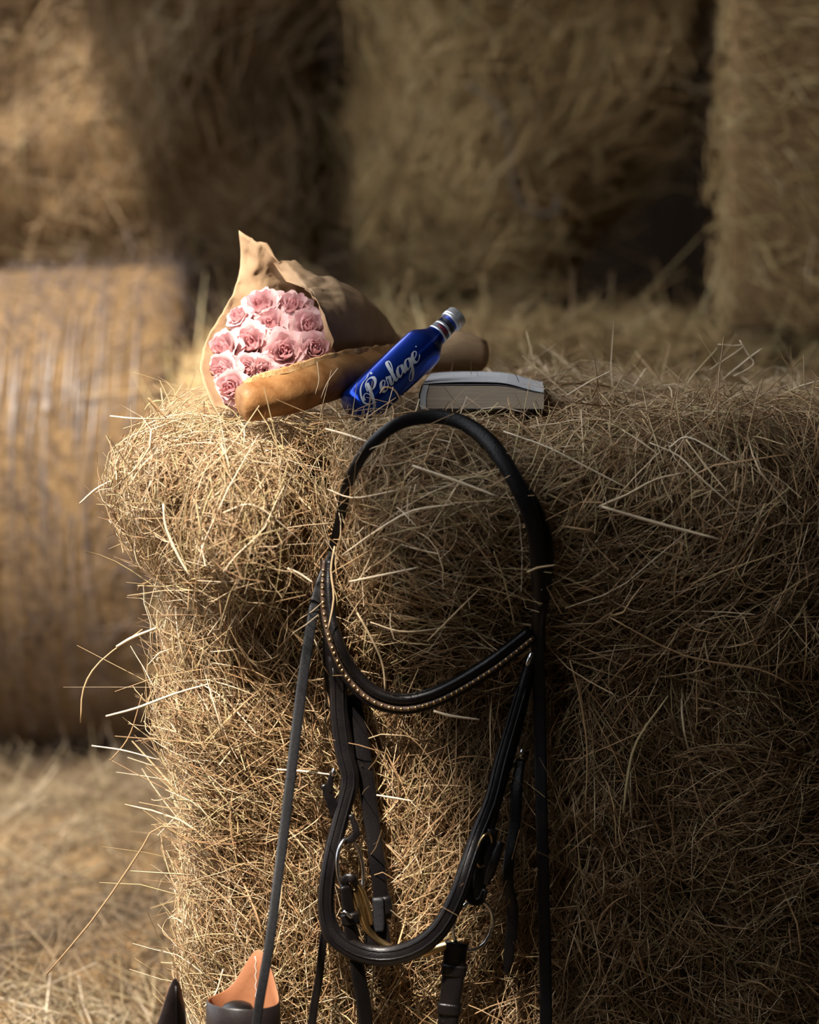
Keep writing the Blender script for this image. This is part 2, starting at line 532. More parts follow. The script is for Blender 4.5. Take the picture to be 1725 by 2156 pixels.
round_bale('round_bale', -2.15, -0.53, 6.06, 0.605, 'round hay bale lying on its side at left with fine vertical net wrap', 9000)

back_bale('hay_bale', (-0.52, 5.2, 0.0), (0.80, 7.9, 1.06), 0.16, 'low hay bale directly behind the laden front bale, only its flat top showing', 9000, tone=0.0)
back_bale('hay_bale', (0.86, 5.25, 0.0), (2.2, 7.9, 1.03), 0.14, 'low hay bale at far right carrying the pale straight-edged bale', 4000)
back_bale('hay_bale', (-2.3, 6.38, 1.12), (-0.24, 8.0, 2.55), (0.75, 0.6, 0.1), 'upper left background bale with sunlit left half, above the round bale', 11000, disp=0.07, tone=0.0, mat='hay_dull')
def undercut(V, N):
    # the lower right of this bale has crumbled away
    V = V.copy()
    V[:, 0] -= 0.26 * sstep(V[:, 0], 0.2, 0.8) * sstep(-V[:, 2], -1.8, -1.2)
    V[:, 1] += 0.22 * sstep(V[:, 0], 0.25, 0.6) * sstep(-V[:, 2], -1.75, -1.2)
    return V
middle = back_bale('hay_bale', (-0.155, 6.55, 1.07), (0.79, 7.9, 2.5), (0.36, 0.5, 0.24), 'upper middle background bale with ragged dark right side', 11000, disp=0.08, shape=undercut)
back_bale('hay_bale', (0.80, 5.33, 1.045), (2.235, 6.88, 2.5), 0.05, 'upper right background bale with a straight clean-cut left edge', 9000, disp=0.012, pref=horiz, spread=0.5, fly=0.004, tilt=0.05, L=(0.05, 0.13), R=(0.001, 0.0022), tone=0.04, rot=-9.0)

# ------------------------------------------------------------------ single stalks of the front bale
def hit_depth(u, v, default=2.95):
    d = raydir(u, v)
    h = BVH.ray_cast(Vector(CAM), d)
    return h[0][1] if h[0] is not None and h[0][1] < 4.2 else default

def tube(name, P, R, sides=6, tone=None, smooth=True, caps=True):
    """round tube along P with radii R"""
    P = np.asarray(P, float); n = len(P)
    R = np.broadcast_to(np.asarray(R, float), (n,))
    T = nrm(np.gradient(P, axis=0))
    ref = np.array((0.0, 0.0, 1.0)) if abs(T[0][2]) < 0.9 else np.array((1.0, 0, 0))
    V, F = [], []
    N = nrm(np.cross(T[0], ref))
    for i in range(n):
        N = nrm(N - T[i] * (N @ T[i]))
        B = np.cross(T[i], N)
        for k in range(sides):
            a = 2 * math.pi * k / sides
            V.append(P[i] + (N * math.cos(a) + B * math.sin(a)) * R[i])
    for i in range(n - 1):
        for k in range(sides):
            F.append((i * sides + k, i * sides + (k + 1) % sides, (i + 1) * sides + (k + 1) % sides, (i + 1) * sides + k))
    if caps:
        F.append(tuple(range(sides))[::-1]); F.append(tuple((n - 1) * sides + k for k in range(sides)))
    me = mesh_py(name, V, F, smooth)
    if tone is not None:
        a = me.attributes.new('tone', 'FLOAT', 'POINT')
        a.data.foreach_set('value', np.full(len(V), tone, dtype=np.float32))
    return me

STALKS = [  # pixel path, width in pixels, tone, distance before the hay (None: depth given)
    ([(868, 980), (960, 1012), (1052, 1047)], 8, 0.95, .035), ([(1268, 1067), (1380, 1100), (1517, 1136)], 9, 0.9, .035),
    ([(1262, 1066), (1320, 1042), (1380, 1010), (1445, 995)], 7, 0.8, .03), ([(1060, 908), (1150, 940), (1220, 975), (1330, 1032)], 5, 1.0, .03),
    ([(1368, 932), (1430, 960), (1480, 1010), (1598, 1112)], 5, 0.9, .03), ([(1410, 942), (1455, 922), (1562, 985)], 6, 1.0, .03),
    ([(1445, 925), (1490, 985), (1536, 1040)], 5, 0.75, .035), ([(913, 1497), (950, 1507), (1010, 1515)], 8, 1.0, .05),
    ([(686, 903), (730, 915), (775, 930)], 7, 0.95, .04), ([(762, 835), (735, 885), (700, 952)], 6, 0.9, .05),
    ([(1313, 1712), (1322, 1640), (1342, 1560), (1408, 1465)], 9, 0.6, .03), ([(793, 1674), (830, 1680), (870, 1687)], 6, 0.95, .03),
    ([(583, 1620), (640, 1624), (705, 1632)], 6, 1.0, .03), ([(98, 2052), (200, 1930), (290, 1800), (332, 1742), (425, 1750)], 5, 0.3, (2.9,)),
    ([(223, 1508), (290, 1490), (370, 1460), (440, 1440)], 7, 0.9, (2.93,)), ([(170, 1522), (176, 1450), (212, 1392), (300, 1325)], 5, 0.45, (2.96,)),
    ([(193, 1570), (260, 1580), (335, 1600)], 5, 1.0, (2.95,)), ([(232, 1602), (272, 1550), (300, 1460)], 4, 0.25, (2.97,)),
    ([(168, 1060), (205, 1028), (260, 1000)], 6, 0.8, (3.02,)), ([(245, 1362), (280, 1342), (330, 1322)], 9, 0.85, (2.95,)),
    ([(344, 1060), (350, 1112), (380, 1180), (402, 1215)], 7, 1.0, .03), ([(232, 876), (300, 882), (425, 880)], 5, 1.0, .03),
    ([(312, 838), (330, 858), (350, 880)], 7, 0.3, .02), ([(1512, 725), (1545, 728), (1566, 730), (1495, 778)], 4, 0.85, (3.3,)),
    ([(1558, 716), (1575, 745), (1587, 768), (1545, 792)], 4, 0.9, (3.3,)), ([(1606, 733), (1575, 756), (1520, 800)], 4, 0.95, (3.32,)),
    ([(1655, 826), (1690, 812), (1740, 798)], 6, 0.95, (3.2,)), ([(606, 1197), (632, 1210), (660, 1228)], 9, 1.0, .04),
    ([(470, 1080), (530, 1062), (600, 1110), (655, 1160)], 5, 0.95, .03), ([(690, 1030), (740, 1048), (800, 1040), (880, 1020)], 5, 0.9, .03),
    ([(720, 1170), (790, 1120), (870, 1075), (960, 1062)], 6, 0.9, .03), ([(735, 1225), (800, 1212), (880, 1195)], 7, 0.9, .03),
    ([(752, 1290), (785, 1350), (806, 1400), (812, 1462)], 6, 0.75, .05), ([(705, 1150), (697, 1200), (703, 1260), (690, 1330)], 6, 0.7, .055),
    ([(1110, 1205), (1135, 1195), (1170, 1190)], 6, 0.7, .06), ([(1040, 1160), (1065, 1230), (1085, 1320)], 5, 0.6, .03),
    ([(900, 1350), (960, 1290), (1010, 1240)], 5, 0.7, .03), ([(1285, 1300), (1440, 1380), (1600, 1410), (1680, 1450)], 5, 0.4, .03),
    ([(1200, 1390), (1222, 1470), (1237, 1580), (1232, 1720)], 6, 0.35, .03), ([(1390, 960), (1350, 930), (1310, 905)], 5, 0.8, .03),
    ([(1190, 835), (1240, 805), (1290, 780)], 5, 0.9, (3.2,)), ([(430, 2120), (455, 2090), (470, 2040)], 5, 0.9, (2.87,)),
    ([(1150, 2010), (1172, 2030), (1185, 2040)], 6, 1.0, .03), ([(780, 1310), (850, 1330), (950, 1320)], 5, 0.8, .03),
    ([(800, 828), (812, 815), (832, 822), (846, 848)], 5, 0.35, (3.0,)), ([(668, 762), (672, 800), (664, 830)], 3, 0.8, (3.02,)), ([(712, 775), (690, 805), (676, 838)], 3, 0.8, (3.02,)),
]
for path, w, tone, dep in STALKS:
    if isinstance(dep, tuple):
        P = [at(u, v, dep[0]) for u, v in path]
    else:
        Y = np.mean([hit_depth(u, v) for u, v in path])
        ys = [0.5 * Y + 0.5 * hit_depth(u, v) - dep for u, v in path]
        P = [at(u, v, yy) for (u, v), yy in zip(path, ys)]
    C = catmull(P, 10)
    r = w * np.mean([p[1] for p in P]) / FPX * 0.42
    link('straw_stalk', tube('straw_stalk', C, r * np.interp(np.arange(10), (0, 4, 9), (0.75, 1.0, 0.6)), 5, tone), M['hay'], bale)

# loose end of baler twine on the middle bale behind
M['twine'] = noise_mat('baler_twine', (0.11, 0.095, 0.09), (0.17, 0.148, 0.14), scale=40, rough=0.6, spec=0.3)
o = link('twine', tube('twine', catmull([at(u, v, 6.46) for u, v in ((985, 180), (1040, 215), (1070, 270), (1078, 340), (1082, 395), (1112, 440), (1165, 448), (1172, 410))], 40), 0.0034, 6), M['twine'], middle)
o['label'] = 'loose grey loop of baler twine'

# ------------------------------------------------------------------ materials of the things
M['paper'] = noise_mat('kraft_paper', (0.36, 0.225, 0.12), (0.45, 0.295, 0.165), scale=30, rough=0.75, spec=0.25, bump=0.15, bscale=300)
M['crust'] = noise_mat('bread_crust', (0.20, 0.08, 0.022), (0.42, 0.215, 0.08), scale=34, rough=0.55, spec=0.3, bump=0.35, bscale=220)
M['crumb'] = noise_mat('torn_crust', (0.38, 0.18, 0.06), (0.60, 0.38, 0.18), scale=90, rough=0.8, spec=0.1, bump=0.5, bscale=400)
M['blue'] = noise_mat('blue_anodised', (0.005, 0.045, 0.42), (0.006, 0.052, 0.48), scale=40, rough=0.24, spec=0.5, metal=0.85, coat=0.2)
M['navy'] = noise_mat('navy_print', (0.004, 0.008, 0.03), (0.006, 0.012, 0.04), scale=40, rough=0.3, spec=0.5)
M['silver'] = noise_mat('silver_cap', (0.62, 0.63, 0.65), (0.72, 0.73, 0.75), scale=60, rough=0.3, metal=0.65)
M['print'] = noise_mat('silver_print', (0.50, 0.53, 0.56), (0.60, 0.62, 0.65), scale=60, rough=0.45, spec=0.5, metal=0.3)
M['emblem'] = noise_mat('dull_print', (0.05, 0.06, 0.09), (0.08, 0.09, 0.12), scale=60, rough=0.6)
M['red'] = noise_mat('red_print', (0.35, 0.01, 0.02), (0.45, 0.02, 0.03), scale=60, rough=0.5)
M['page'] = noise_mat('white_page', (0.52, 0.52, 0.53), (0.58, 0.58, 0.59), scale=20, rough=0.8, spec=0.2)
M['block'] = noise_mat('page_edges', (0.34, 0.27, 0.20), (0.44, 0.36, 0.27), scale=14, rough=0.9, spec=0.1, stretch=(1, 1, 60), bump=0.3, bscale=20)
M['cover'] = noise_mat('dark_cover', (0.012, 0.013, 0.02), (0.02, 0.022, 0.03), scale=20, rough=0.45)
M['leather'] = noise_mat('black_leather', (0.004, 0.0035, 0.004), (0.008, 0.006, 0.0055), scale=50, rough=0.33, spec=0.32, bump=0.2, bscale=500)
M['rubber'] = noise_mat('grained_rein', (0.008, 0.008, 0.009), (0.016, 0.016, 0.017), scale=300, rough=0.5, spec=0.35, bump=0.2, bscale=700)
M['brown'] = noise_mat('brown_strip', (0.05, 0.028, 0.016), (0.09, 0.05, 0.03), scale=60, rough=0.5, spec=0.4)
M['brass'] = noise_mat('brass', (0.55, 0.38, 0.17), (0.65, 0.47, 0.24), scale=60, rough=0.3, metal=1.0)
M['steel'] = noise_mat('steel', (0.55, 0.55, 0.56), (0.65, 0.65, 0.66), scale=60, rough=0.22, metal=1.0)
M['tan'] = noise_mat('tan_lining', (0.27, 0.10, 0.042), (0.33, 0.14, 0.062), scale=16, rough=0.65, spec=0.3, bump=0.15, bscale=200)
M['thread'] = noise_mat('white_thread', (0.7, 0.66, 0.6), (0.8, 0.77, 0.7), scale=30, rough=0.7)
M['boot'] = noise_mat('boot_leather', (0.010, 0.007, 0.007), (0.019, 0.013, 0.012), scale=30, rough=0.42, spec=0.35, bump=0.15, bscale=250)
M['petal_in'] = noise_mat('petal_pink', (0.76, 0.36, 0.37), (0.84, 0.52, 0.51), scale=2.2, rough=0.6, spec=0.2, detail=3)
M['petal_mid'] = noise_mat('petal_mid_pink', (0.76, 0.41, 0.415), (0.84, 0.57, 0.55), scale=2.2, rough=0.6, spec=0.2, detail=3)
M['petal_out'] = noise_mat('petal_pale_pink', (0.74, 0.40, 0.405), (0.83, 0.59, 0.56), scale=2.0, rough=0.6, spec=0.2, detail=3)
for k in ('petal_in', 'petal_mid', 'petal_out'):          # petals let light through
    nt = M[k].node_tree
    pb = nt.nodes['Principled BSDF']; out = nt.nodes['Material Output']
    tr = nd(nt, 'ShaderNodeBsdfTranslucent'); mx = nd(nt, 'ShaderNodeMixShader')
    mx.inputs[0].default_value = 0.38
    nt.links.new(pb.inputs['Base Color'].links[0].from_socket, tr.inputs['Color'])
    nt.links.new(pb.outputs[0], mx.inputs[1]); nt.links.new(tr.outputs[0], mx.inputs[2])
    nt.links.new(mx.outputs[0], out.inputs['Surface'])
M['green'] = noise_mat('stem_green', (0.05, 0.10, 0.03), (0.09, 0.16, 0.05), scale=30, rough=0.5)

# ------------------------------------------------------------------ kraft paper round the roses
def top_z(x, y):
    h = BVH.ray_cast(Vector((x, y, 2.0)), Vector((0, 0, -1)))
    return h[0][2] if h[0] is not None else 1.04

mouth = [(503, 486, 3.27), (530, 503, 3.275), (560, 532, 3.27), (582, 565, 3.26), (602, 592, 3.24), (640, 606, 3.20), (668, 632, 3.15), (684, 665, 3.12), (704, 718, 3.13), (690, 752, 3.14),
         (640, 800, 3.14), (570, 845, 3.12), (500, 866, 3.08), (450, 856, 3.06), (430, 815, 3.07), (421, 775, 3.09), (428, 732, 3.13), (448, 690, 3.17), (470, 655, 3.20), (490, 620, 3.23), (500, 590, 3.255), (506, 560, 3.265), (507, 528, 3.27)]
mouth3 = np.array([at(*m) for m in mouth])
mouth3 = np.vstack((mouth3, mouth3[:1]))
NC = 150
def loop_resample(P, n):
    d = np.r_[0, np.cumsum(np.linalg.norm(np.diff(P, axis=0), axis=1))]
    t = np.linspace(0, d[-1], n + 1)[:-1]
    return np.stack([np.interp(t, d, P[:, k]) for k in range(3)], -1)
ring0 = loop_resample(mouth3, NC)
# later rings: rough ellipses about the axis, given by centre pixel, depth and half height / half depth in metres
def ell(u, v, Y, hz, hy, sq=2.0):
    c = at(u, v, Y)
    th = math.pi / 2 + 0.35 - np.arange(NC) / NC * 2 * math.pi       # starts at the top like the mouth ring
    ca, sa = np.cos(th), np.sin(th)
    ax = nrm(np.array((0.30, -0.85, 0.0)))
    p = c + ax * (np.sign(ca) * np.abs(ca) ** (2 / sq) * hy)[:, None] + np.array((0.12, 0, 1.0)) * (np.sign(sa) * np.abs(sa) ** (2 / sq) * hz)[:, None]
    p[:, 2] = np.maximum(p[:, 2], 1.052)
    return p
rings = [(0.0, ring0), (0.20, 0.45 * ring0 + 0.55 * ell(640, 695, 3.22, 0.066, 0.075)), (0.42, ell(690, 690, 3.26, 0.063, 0.075)), (0.58, ell(738, 703, 3.30, 0.060, 0.068)),
         (0.72, ell(785, 722, 3.35, 0.046, 0.055)), (0.82, ell(828, 745, 3.38, 0.026, 0.04)), (0.9, ell(880, 745, 3.40, 0.027, 0.045)), (0.96, ell(950, 738, 3.42, 0.031, 0.05)), (1.0, ell(1003, 748, 3.44, 0.025, 0.05))]
ts = np.array([r[0] for r in rings]); RR = np.array([r[1] for r in rings])
NR = 84
V = []
prng = np.random.default_rng(21)
for i in range(NR):
    t = (i / (NR - 1)) ** 1.0
    k = min(np.searchsorted(ts, t, side='right') - 1, len(ts) - 2)
    f = (t - ts[k]) / (ts[k + 1] - ts[k])
    row = RR[k] * (1 - f) + RR[k + 1] * f
    V.append(row)
V = np.array(V)
cen = V.mean(axis=1, keepdims=True)
rad = nrm(V - cen)
flap = np.zeros(NC)
flap[:20] = np.linspace(1, 0, 20); flap[-22:] = np.linspace(0, 1, 22)
rowf = np.interp(np.arange(NR), (0, 3, 22, 40, NR - 1), (0.25, 1.0, 1.0, 0.45, 0.6))
W3 = V * (1.0, 1.0, 1.0)
crease = 0.0060 * (np.abs(snoise(W3, 105, 3, 5)) - 0.4) + 0.0042 * (np.abs(snoise(W3, 215, 11, 5)) - 0.4) + 0.0014 * np.abs(snoise(W3, 480, 6, 5))
V += rad * (crease * rowf[:, None] * (0.6 + 1.1 * flap)[None, :])[..., None]
F = []
for i in range(NR - 1):
    for k in range(NC):
        F.append((i * NC + k, i * NC + (k + 1) % NC, (i + 1) * NC + (k + 1) % NC, (i + 1) * NC + k))
wrap = link('wrapping_paper', mesh_py('wrapping_paper', V.reshape(-1, 3), F), M['paper'])
sm = wrap.modifiers.new('thickness', 'SOLIDIFY'); sm.thickness = 0.0006
tag(wrap, 'crumpled brown kraft paper cone wrapped round the pink roses', 'wrapping paper')

# ------------------------------------------------------------------ roses
def petal_mesh(name, r0, r1, H, A, curl, seed, mat):
    g = np.random.default_rng(seed)
    nu, nv = 11, 9
    ph, am = g.uniform(0, 6, 3), g.uniform(0.5, 1.0)
    V, F = [], []
    for j in range(nv):
        v = j / (nv - 1)
        for i in range(nu):
            u = i / (nu - 1) * 2 - 1
            ve = v * (1 - 0.22 * abs(u) ** 2.5 + 0.05 * am * math.sin(4 * u + ph[0]))
            wid = A * (0.55 + 0.45 * math.sin(min(1.0, v * 1.15 + 0.1) * math.pi / 2))
            r = r0 + (r1 - r0) * ve ** 0.65
            zz = H * ve
            e = max(ve - 0.62, 0) / 0.38
            r += curl * e * e + (0.05 + 0.05 * abs(r1)) * am * math.sin(4.2 * u + ph[1]) * ve * ve + 0.045 * math.sin(9 * u + ph[2]) * ve ** 3
            zz -= curl * 0.55 * e ** 3
            r += curl * 0.35 * abs(u) ** 3 * ve
            zz += 0.06 * math.sin(6 * u + ph[2]) * ve * ve
            a = u * wid
            V.append((r * math.cos(a), r * math.sin(a), zz - 0.5))
    for j in range(nv - 1):
        for i in range(nu - 1):
            F.append((j * nu + i, j * nu + i + 1, (j + 1) * nu + i + 1, (j + 1) * nu + i))
    me = mesh_py(name, V, F)
    me.materials.append(mat)
    return me
LAY = [  # count, r0, r1, H, half angle, curl, material, tilt
    (2, 0.04, 0.16, 1.06, 1.75, -0.07, 'petal_in'), (3, 0.08, 0.33, 1.07, 1.25, -0.10, 'petal_in'), (4, 0.11, 0.50, 1.04, 0.98, -0.08, 'petal_mid'),
    (4, 0.13, 0.66, 0.98, 0.98, 0.02, 'petal_mid'), (5, 0.15, 0.79, 0.86, 0.86, 0.18, 'petal_out'), (6, 0.16, 0.88, 0.66, 0.74, 0.30, 'petal_out')]
PETALS = [[petal_mesh('petal', *L[1:6], seed=10 * li + s, mat=M[L[6]]) for s in range(3)] for li, L in enumerate(LAY)]
ROSES = [
    (547, 637, 41, (-0.35, -0.85, 0.45), 'fully open pink rose at the top of the bouquet, under the paper peak'),
    (617, 640, 37, (0.15, -0.8, 0.5), 'shaded pale rose at upper right, against the back of the paper'),
    (497, 664, 26, (-0.6, -0.7, 0.3), 'small pale rose half hidden at the upper left of the bouquet'),
    (569, 679, 36, (-0.1, -0.95, 0.3), 'pink rose in the very middle of the bouquet'),
    (650, 683, 39, (0.1, -0.95, 0.25), 'pale cream-pink rose at the right with one petal standing up'),
    (464, 731, 38, (-0.55, -0.8, 0.15), 'deep pink rose at the far left edge of the paper'),
    (524, 718, 43, (-0.25, -0.95, 0.15), 'pink rose left of centre with a loose frilled heart'),
    (598, 737, 43, (-0.05, -1.0, 0.1), 'large pink rose right above the torn crust of the bread'),
    (664, 733, 36, (0.2, -0.95, 0.1), 'shaded pale rose low at the right, next to the bread'),
    (518, 775, 30, (-0.2, -0.95, 0.0), 'dark-hearted small rose low in the middle of the bouquet'),
    (463, 779, 35, (-0.5, -0.85, -0.05), 'pale pink rose at the lower left of the paper'),
    (484, 815, 35, (-0.3, -0.95, -0.05), 'lowest pink rose, touching the tip of the bread'),
    (553, 779, 27, (0.0, -0.95, -0.1), 'small pink rose partly behind the near end of the bread')]
g = np.random.default_rng(3)
axis_end = Vector(at(828, 745, 3.38))
for (u, v, rp, face, lab) in ROSES:
    Y = 3.055 + (850 - v) * 0.00062
    c = Vector(at(u, v, Y))
    f = Vector((face[0], face[1], face[2] + 0.28)).normalized()
    q = f.to_track_quat('Z', 'Y')
    R = rp * 1.12 * Y / FPX
    rose = empty('rose', c - f * R * 0.3)
    rose.rotation_euler = q.to_euler()
    rose.scale = (R, R, R * 0.95)
    tag(rose, lab, 'rose', 'roses in the bouquet')
    spin = g.uniform(0, 6.28)
    for li, L in enumerate(LAY):
        for k in range(L[0]):
            o = bpy.data.objects.new('petal', PETALS[li][int(g.integers(3))])
            COL.objects.link(o)
            o.parent = rose
            o.rotation_euler = (g.normal() * 0.07, g.normal() * 0.07 + 0.03 * li, spin + 2 * math.pi * (k + g.uniform(-0.15, 0.15)) / L[0] + li * 0.7)
            s = g.uniform(0.93, 1.08)
            o.scale = (s, s, g.uniform(0.92, 1.06))
    # calyx and stem run back into the paper
    a = np.array(c - f * R * 0.75); b = np.array(c - f * R * 1.4); e = np.array(axis_end + Vector(g.normal(size=3) * 0.006))
    m = 0.6 * b + 0.4 * e
    st = mesh_py('stem', *(lambda P: (P[0], P[1]))(([], [])))
    bpy.data.meshes.remove(st)
    P = catmull([a, b, m, e], 12)
    inv = Matrix.LocRotScale(rose.location, rose.rotation_euler, rose.scale).inverted()
    me = tube('stem', P, np.interp(np.arange(12), (0, 1, 2, 11), (0.006, 0.006, 0.002, 0.0018)), 6)
    me.transform(inv)
    o = link('stem', me, M['green']); o.parent = rose

# ------------------------------------------------------------------ baguette
bp = np.array([at(503, 853, 2.985), at(520, 849, 2.99), at(560, 840, 3.01), at(610, 830, 3.035), at(680, 806, 3.09), at(760, 785, 3.18), at(830, 770, 3.28), at(880, 762, 3.34)])
NB, NA = 60, 32
bc = catmull(bp, NB)
bT = nrm(np.gradient(bc, axis=0))
tt = np.linspace(0, 1, NB)
br = np.interp(tt, (0, .008, .025, .05, .09, .15, .24, .38, .6, .85, .94, .98, 1), (.001, .007, .0135, .0185, .0225, .0253, .0272, .0285, .0285, .025, .017, .009, .002))
V, F = [], []
for i in range(NB):
    side = nrm(np.cross(bT[i], (0, 0, 1))); up = np.cross(side, bT[i])
    for k in range(NA):
        a = 2 * math.pi * k / NA               # 0 = towards the camera side, 90 = up
        r = br[i]
        flat = 1 - 0.10 * max(0, -math.sin(a))
        d = (math.degrees(a) - 92 + 180) % 360 - 180
        on = sstep(tt[i], .1, .16) * (1 - sstep(tt[i], .86, .93))
        ridge = on * (0.0045 * math.exp(-((d + 4) / 9) ** 2) - 0.004 * math.exp(-((d - 20) / 14) ** 2)) * (0.8 + 0.4 * math.sin(tt[i] * 60))
        p = bc[i] + (side * math.cos(a) * 1.03 + up * math.sin(a)) * (r * flat + ridge)
        V.append(p)
V = np.array(V)
V += nrm(V - np.repeat(bc, NA, 0)) * (snoise(V, 120, 2) * 0.0007 + snoise(V, 45, 12) * 0.0009)[:, None]
for i in range(NB - 1):
    for k in range(NA):
        F.append((i * NA + k, i * NA + (k + 1) % NA, (i + 1) * NA + (k + 1) % NA, (i + 1) * NA + k))
F.append(tuple(range(NA))[::-1]); F.append(tuple((NB - 1) * NA + k for k in range(NA)))
loaf = empty('baguette', bp[2])
tag(loaf, 'golden crusty baguette lying between the roses and the blue bottle', 'bread')
link('crust', mesh_py('crust', V, F), M['crust'], loaf)
# torn ear along the cut on top
V2, F2 = [], []
g = np.random.default_rng(9)
idx = [i for i in range(NB) if .13 < tt[i] < .9]
for j, i in enumerate(idx):
    side = nrm(np.cross(bT[i], (0, 0, 1))); up = np.cross(side, bT[i])
    e = math.sin(math.pi * j / (len(idx) - 1)) ** 0.4
    for (deg, ro) in ((78, .0006), (86, .0052 * e + g.uniform(0, .0022)), (92, .0056 * e + g.uniform(0, .0024)), (97, .0022), (112, -.0032)):
        a = math.radians(deg)
        V2.append(bc[i] + (side * math.cos(a) * 1.03 + up * math.sin(a)) * (br[i] + ro) + g.normal(size=3) * 0.0004)
for j in range(len(idx) - 1):
    for k in range(4):
        F2.append((j * 5 + k, j * 5 + k + 1, (j + 1) * 5 + k + 1, (j + 1) * 5 + k))
o = link('torn_ear', mesh_py('torn_ear', V2, F2, smooth=False), M['crumb'], loaf)
o['label'] = 'pale torn crest along the cut of the crust'

# ------------------------------------------------------------------ blue bottle
b0 = at(747, 865, 3.075); b1 = at(966, 662, 3.17)
bax = nrm(b1 - b0); BL = np.linalg.norm(b1 - b0)
vw = nrm(CAM - (b0 + b1) / 2)
e1 = nrm(vw - bax * (vw @ bax)); e2 = np.cross(e1, bax)
if e2[0] > 0: e2 = -e2                        # towards the upper left
RB = 0.0275
def lathe(name, prof, sides=48):
    V, F = [], []
    for (s, r) in prof:
        for k in range(sides):
            a = 2 * math.pi * k / sides
            V.append(b0 + bax * s + (e1 * math.cos(a) + e2 * math.sin(a)) * r)
    for i in range(len(prof) - 1):
        for k in range(sides):
            F.append((i * sides + k, (i + 1) * sides + k, (i + 1) * sides + (k + 1) % sides, i * sides + (k + 1) % sides))
    F.append(tuple(range(sides))); F.append(tuple((len(prof) - 1) * sides + k for k in range(sides))[::-1])
    me = mesh_py(name, V, F)
    bm = bmesh.new(); bm.from_mesh(me); bmesh.ops.recalc_face_normals(bm, faces=bm.faces); bm.to_mesh(me); bm.free()
    return me
s1, s2, s3 = BL * 0.655, BL * 0.775, BL * 0.92
bottle = empty('bottle', b0)
tag(bottle, 'blue metallic bottle with silver script lettering, propped at a slant against the paper', 'bottle')
body_prof = [(0, RB * .86), (.0015, RB * .93), (.004, RB * .985), (.008, RB)] + [(x, RB) for x in np.linspace(.012, s1 - .006, 8)] + [(s1 - .003, RB * .995), (s1, RB * .98), (s1 + .003, RB * .945), (s1 + .006, RB * .88), (s1 + .011, RB * .76), (s1 + .016, RB * .64), (s1 + .020, RB * .56), (s2, RB * .505), (s3 - .012, RB * .455), (s3, RB * .43)]
link('bottle_body', lathe('bottle_body', body_prof), M['blue'], bottle)
def band(name, a, b, ra, rb, mat, parent=bottle):
    return link(name, lathe(name, [(a, ra), (a, ra + .0004), (b, rb + .0004), (b, rb)], 40), M[mat], parent)
def neck_r(s):
    return float(np.interp(s, (s1 + .020, s2, s3 - .012, s3), (RB * .56, RB * .505, RB * .455, RB * .43)))
h0, h1 = s2 + .001, s3 - .006
band('neck_label', h0, h1, neck_r(h0) + .0001, neck_r(h1) + .0001, 'navy')
for a in (h0, h0 + .0105):
    band('silver_ring', a, a + .0042, neck_r(a) + .0004, neck_r(a + .0042) + .0004, 'silver')
cap = lathe('cap', [(s3 - .002, RB * .49), (s3 - .001, RB * .54), (s3 + .001, RB * .55), (s3 + .002, RB * .53), (s3 + .003, RB * .56), (s3 + .0045, RB * .56), (s3 + .0055, RB * .535), (s3 + .0075, RB * .545), (s3 + .008, RB * .53), (s3 + .0125, RB * .53), (s3 + .0138, RB * .50), (s3 + .0142, RB * .44)], 40)
link('screw_cap', cap, M['silver'], bottle)

# lettering: pen strokes laid on the round of the bottle
def shift(S, dx): return [[(x + dx, y) for x, y in s] for s in S]
E = [[(1.98, .46), (2.45, .56), (2.74, .86), (2.58, 1.1), (2.26, .96), (2.06, .5), (2.14, .1), (2.42, -.03), (2.72, .14), (2.92, .42)]]
LET = [
    [[(1.22, 2.15), (1.02, 1.35), (.82, .4), (.62, -.55)], [(.72, 1.35), (.95, 2.05), (1.5, 2.42), (2.02, 2.2), (1.98, 1.65), (1.5, 1.2), (1.02, 1.15)],
     [(1.98, 3.0), (1.55, 2.72), (1.0, 2.62), (.35, 2.15), (-.1, 1.4), (-.2, .7), (.1, .28), (.5, .4), (.68, .9), (.45, 1.32), (.08, 1.2), (-.02, .8)], [(.62, -.55), (.35, -.85), (.05, -.65), (.1, -.3)], [(1.98, 3.0), (2.25, 2.95), (2.2, 2.65)]],
    E,
    [[(2.88, .42), (3.02, 1.02), (3.15, .92), (3.42, .95)], [(3.42, .95), (3.25, .5), (3.2, .12), (3.38, .02), (3.62, .38)]],
    [[(3.62, .38), (4.12, 1.4), (4.34, 2.2), (4.15, 2.48), (3.94, 2.05), (3.8, 1.1), (3.78, .25), (3.95, .02), (4.28, .4)]],
    [[(5.02, .86), (4.75, 1.02), (4.4, .78), (4.26, .32), (4.45, .02), (4.8, .32), (5.06, .98)], [(5.06, .98), (4.97, .35), (5.1, .02), (5.36, .34)]],
    [[(6.06, .86), (5.8, 1.02), (5.46, .78), (5.32, .32), (5.5, .03), (5.86, .32), (6.12, .98)], [(6.12, .98), (5.98, .1), (5.78, -.9), (5.48, -1.38), (5.24, -1.05), (5.5, -.45), (6.08, .02), (6.34, .42)]],
    shift(E, 4.32)]
UX, UY = 0.0140, 0.0113
S0, PHI0 = 0.006, -0.30
def on_bottle(x, y, lift, R=RB):
    s = S0 + x * UX
    a = PHI0 + y * UY / R
    return b0 + bax * s + (e1 * math.cos(a) + e2 * math.sin(a)) * (R + lift)
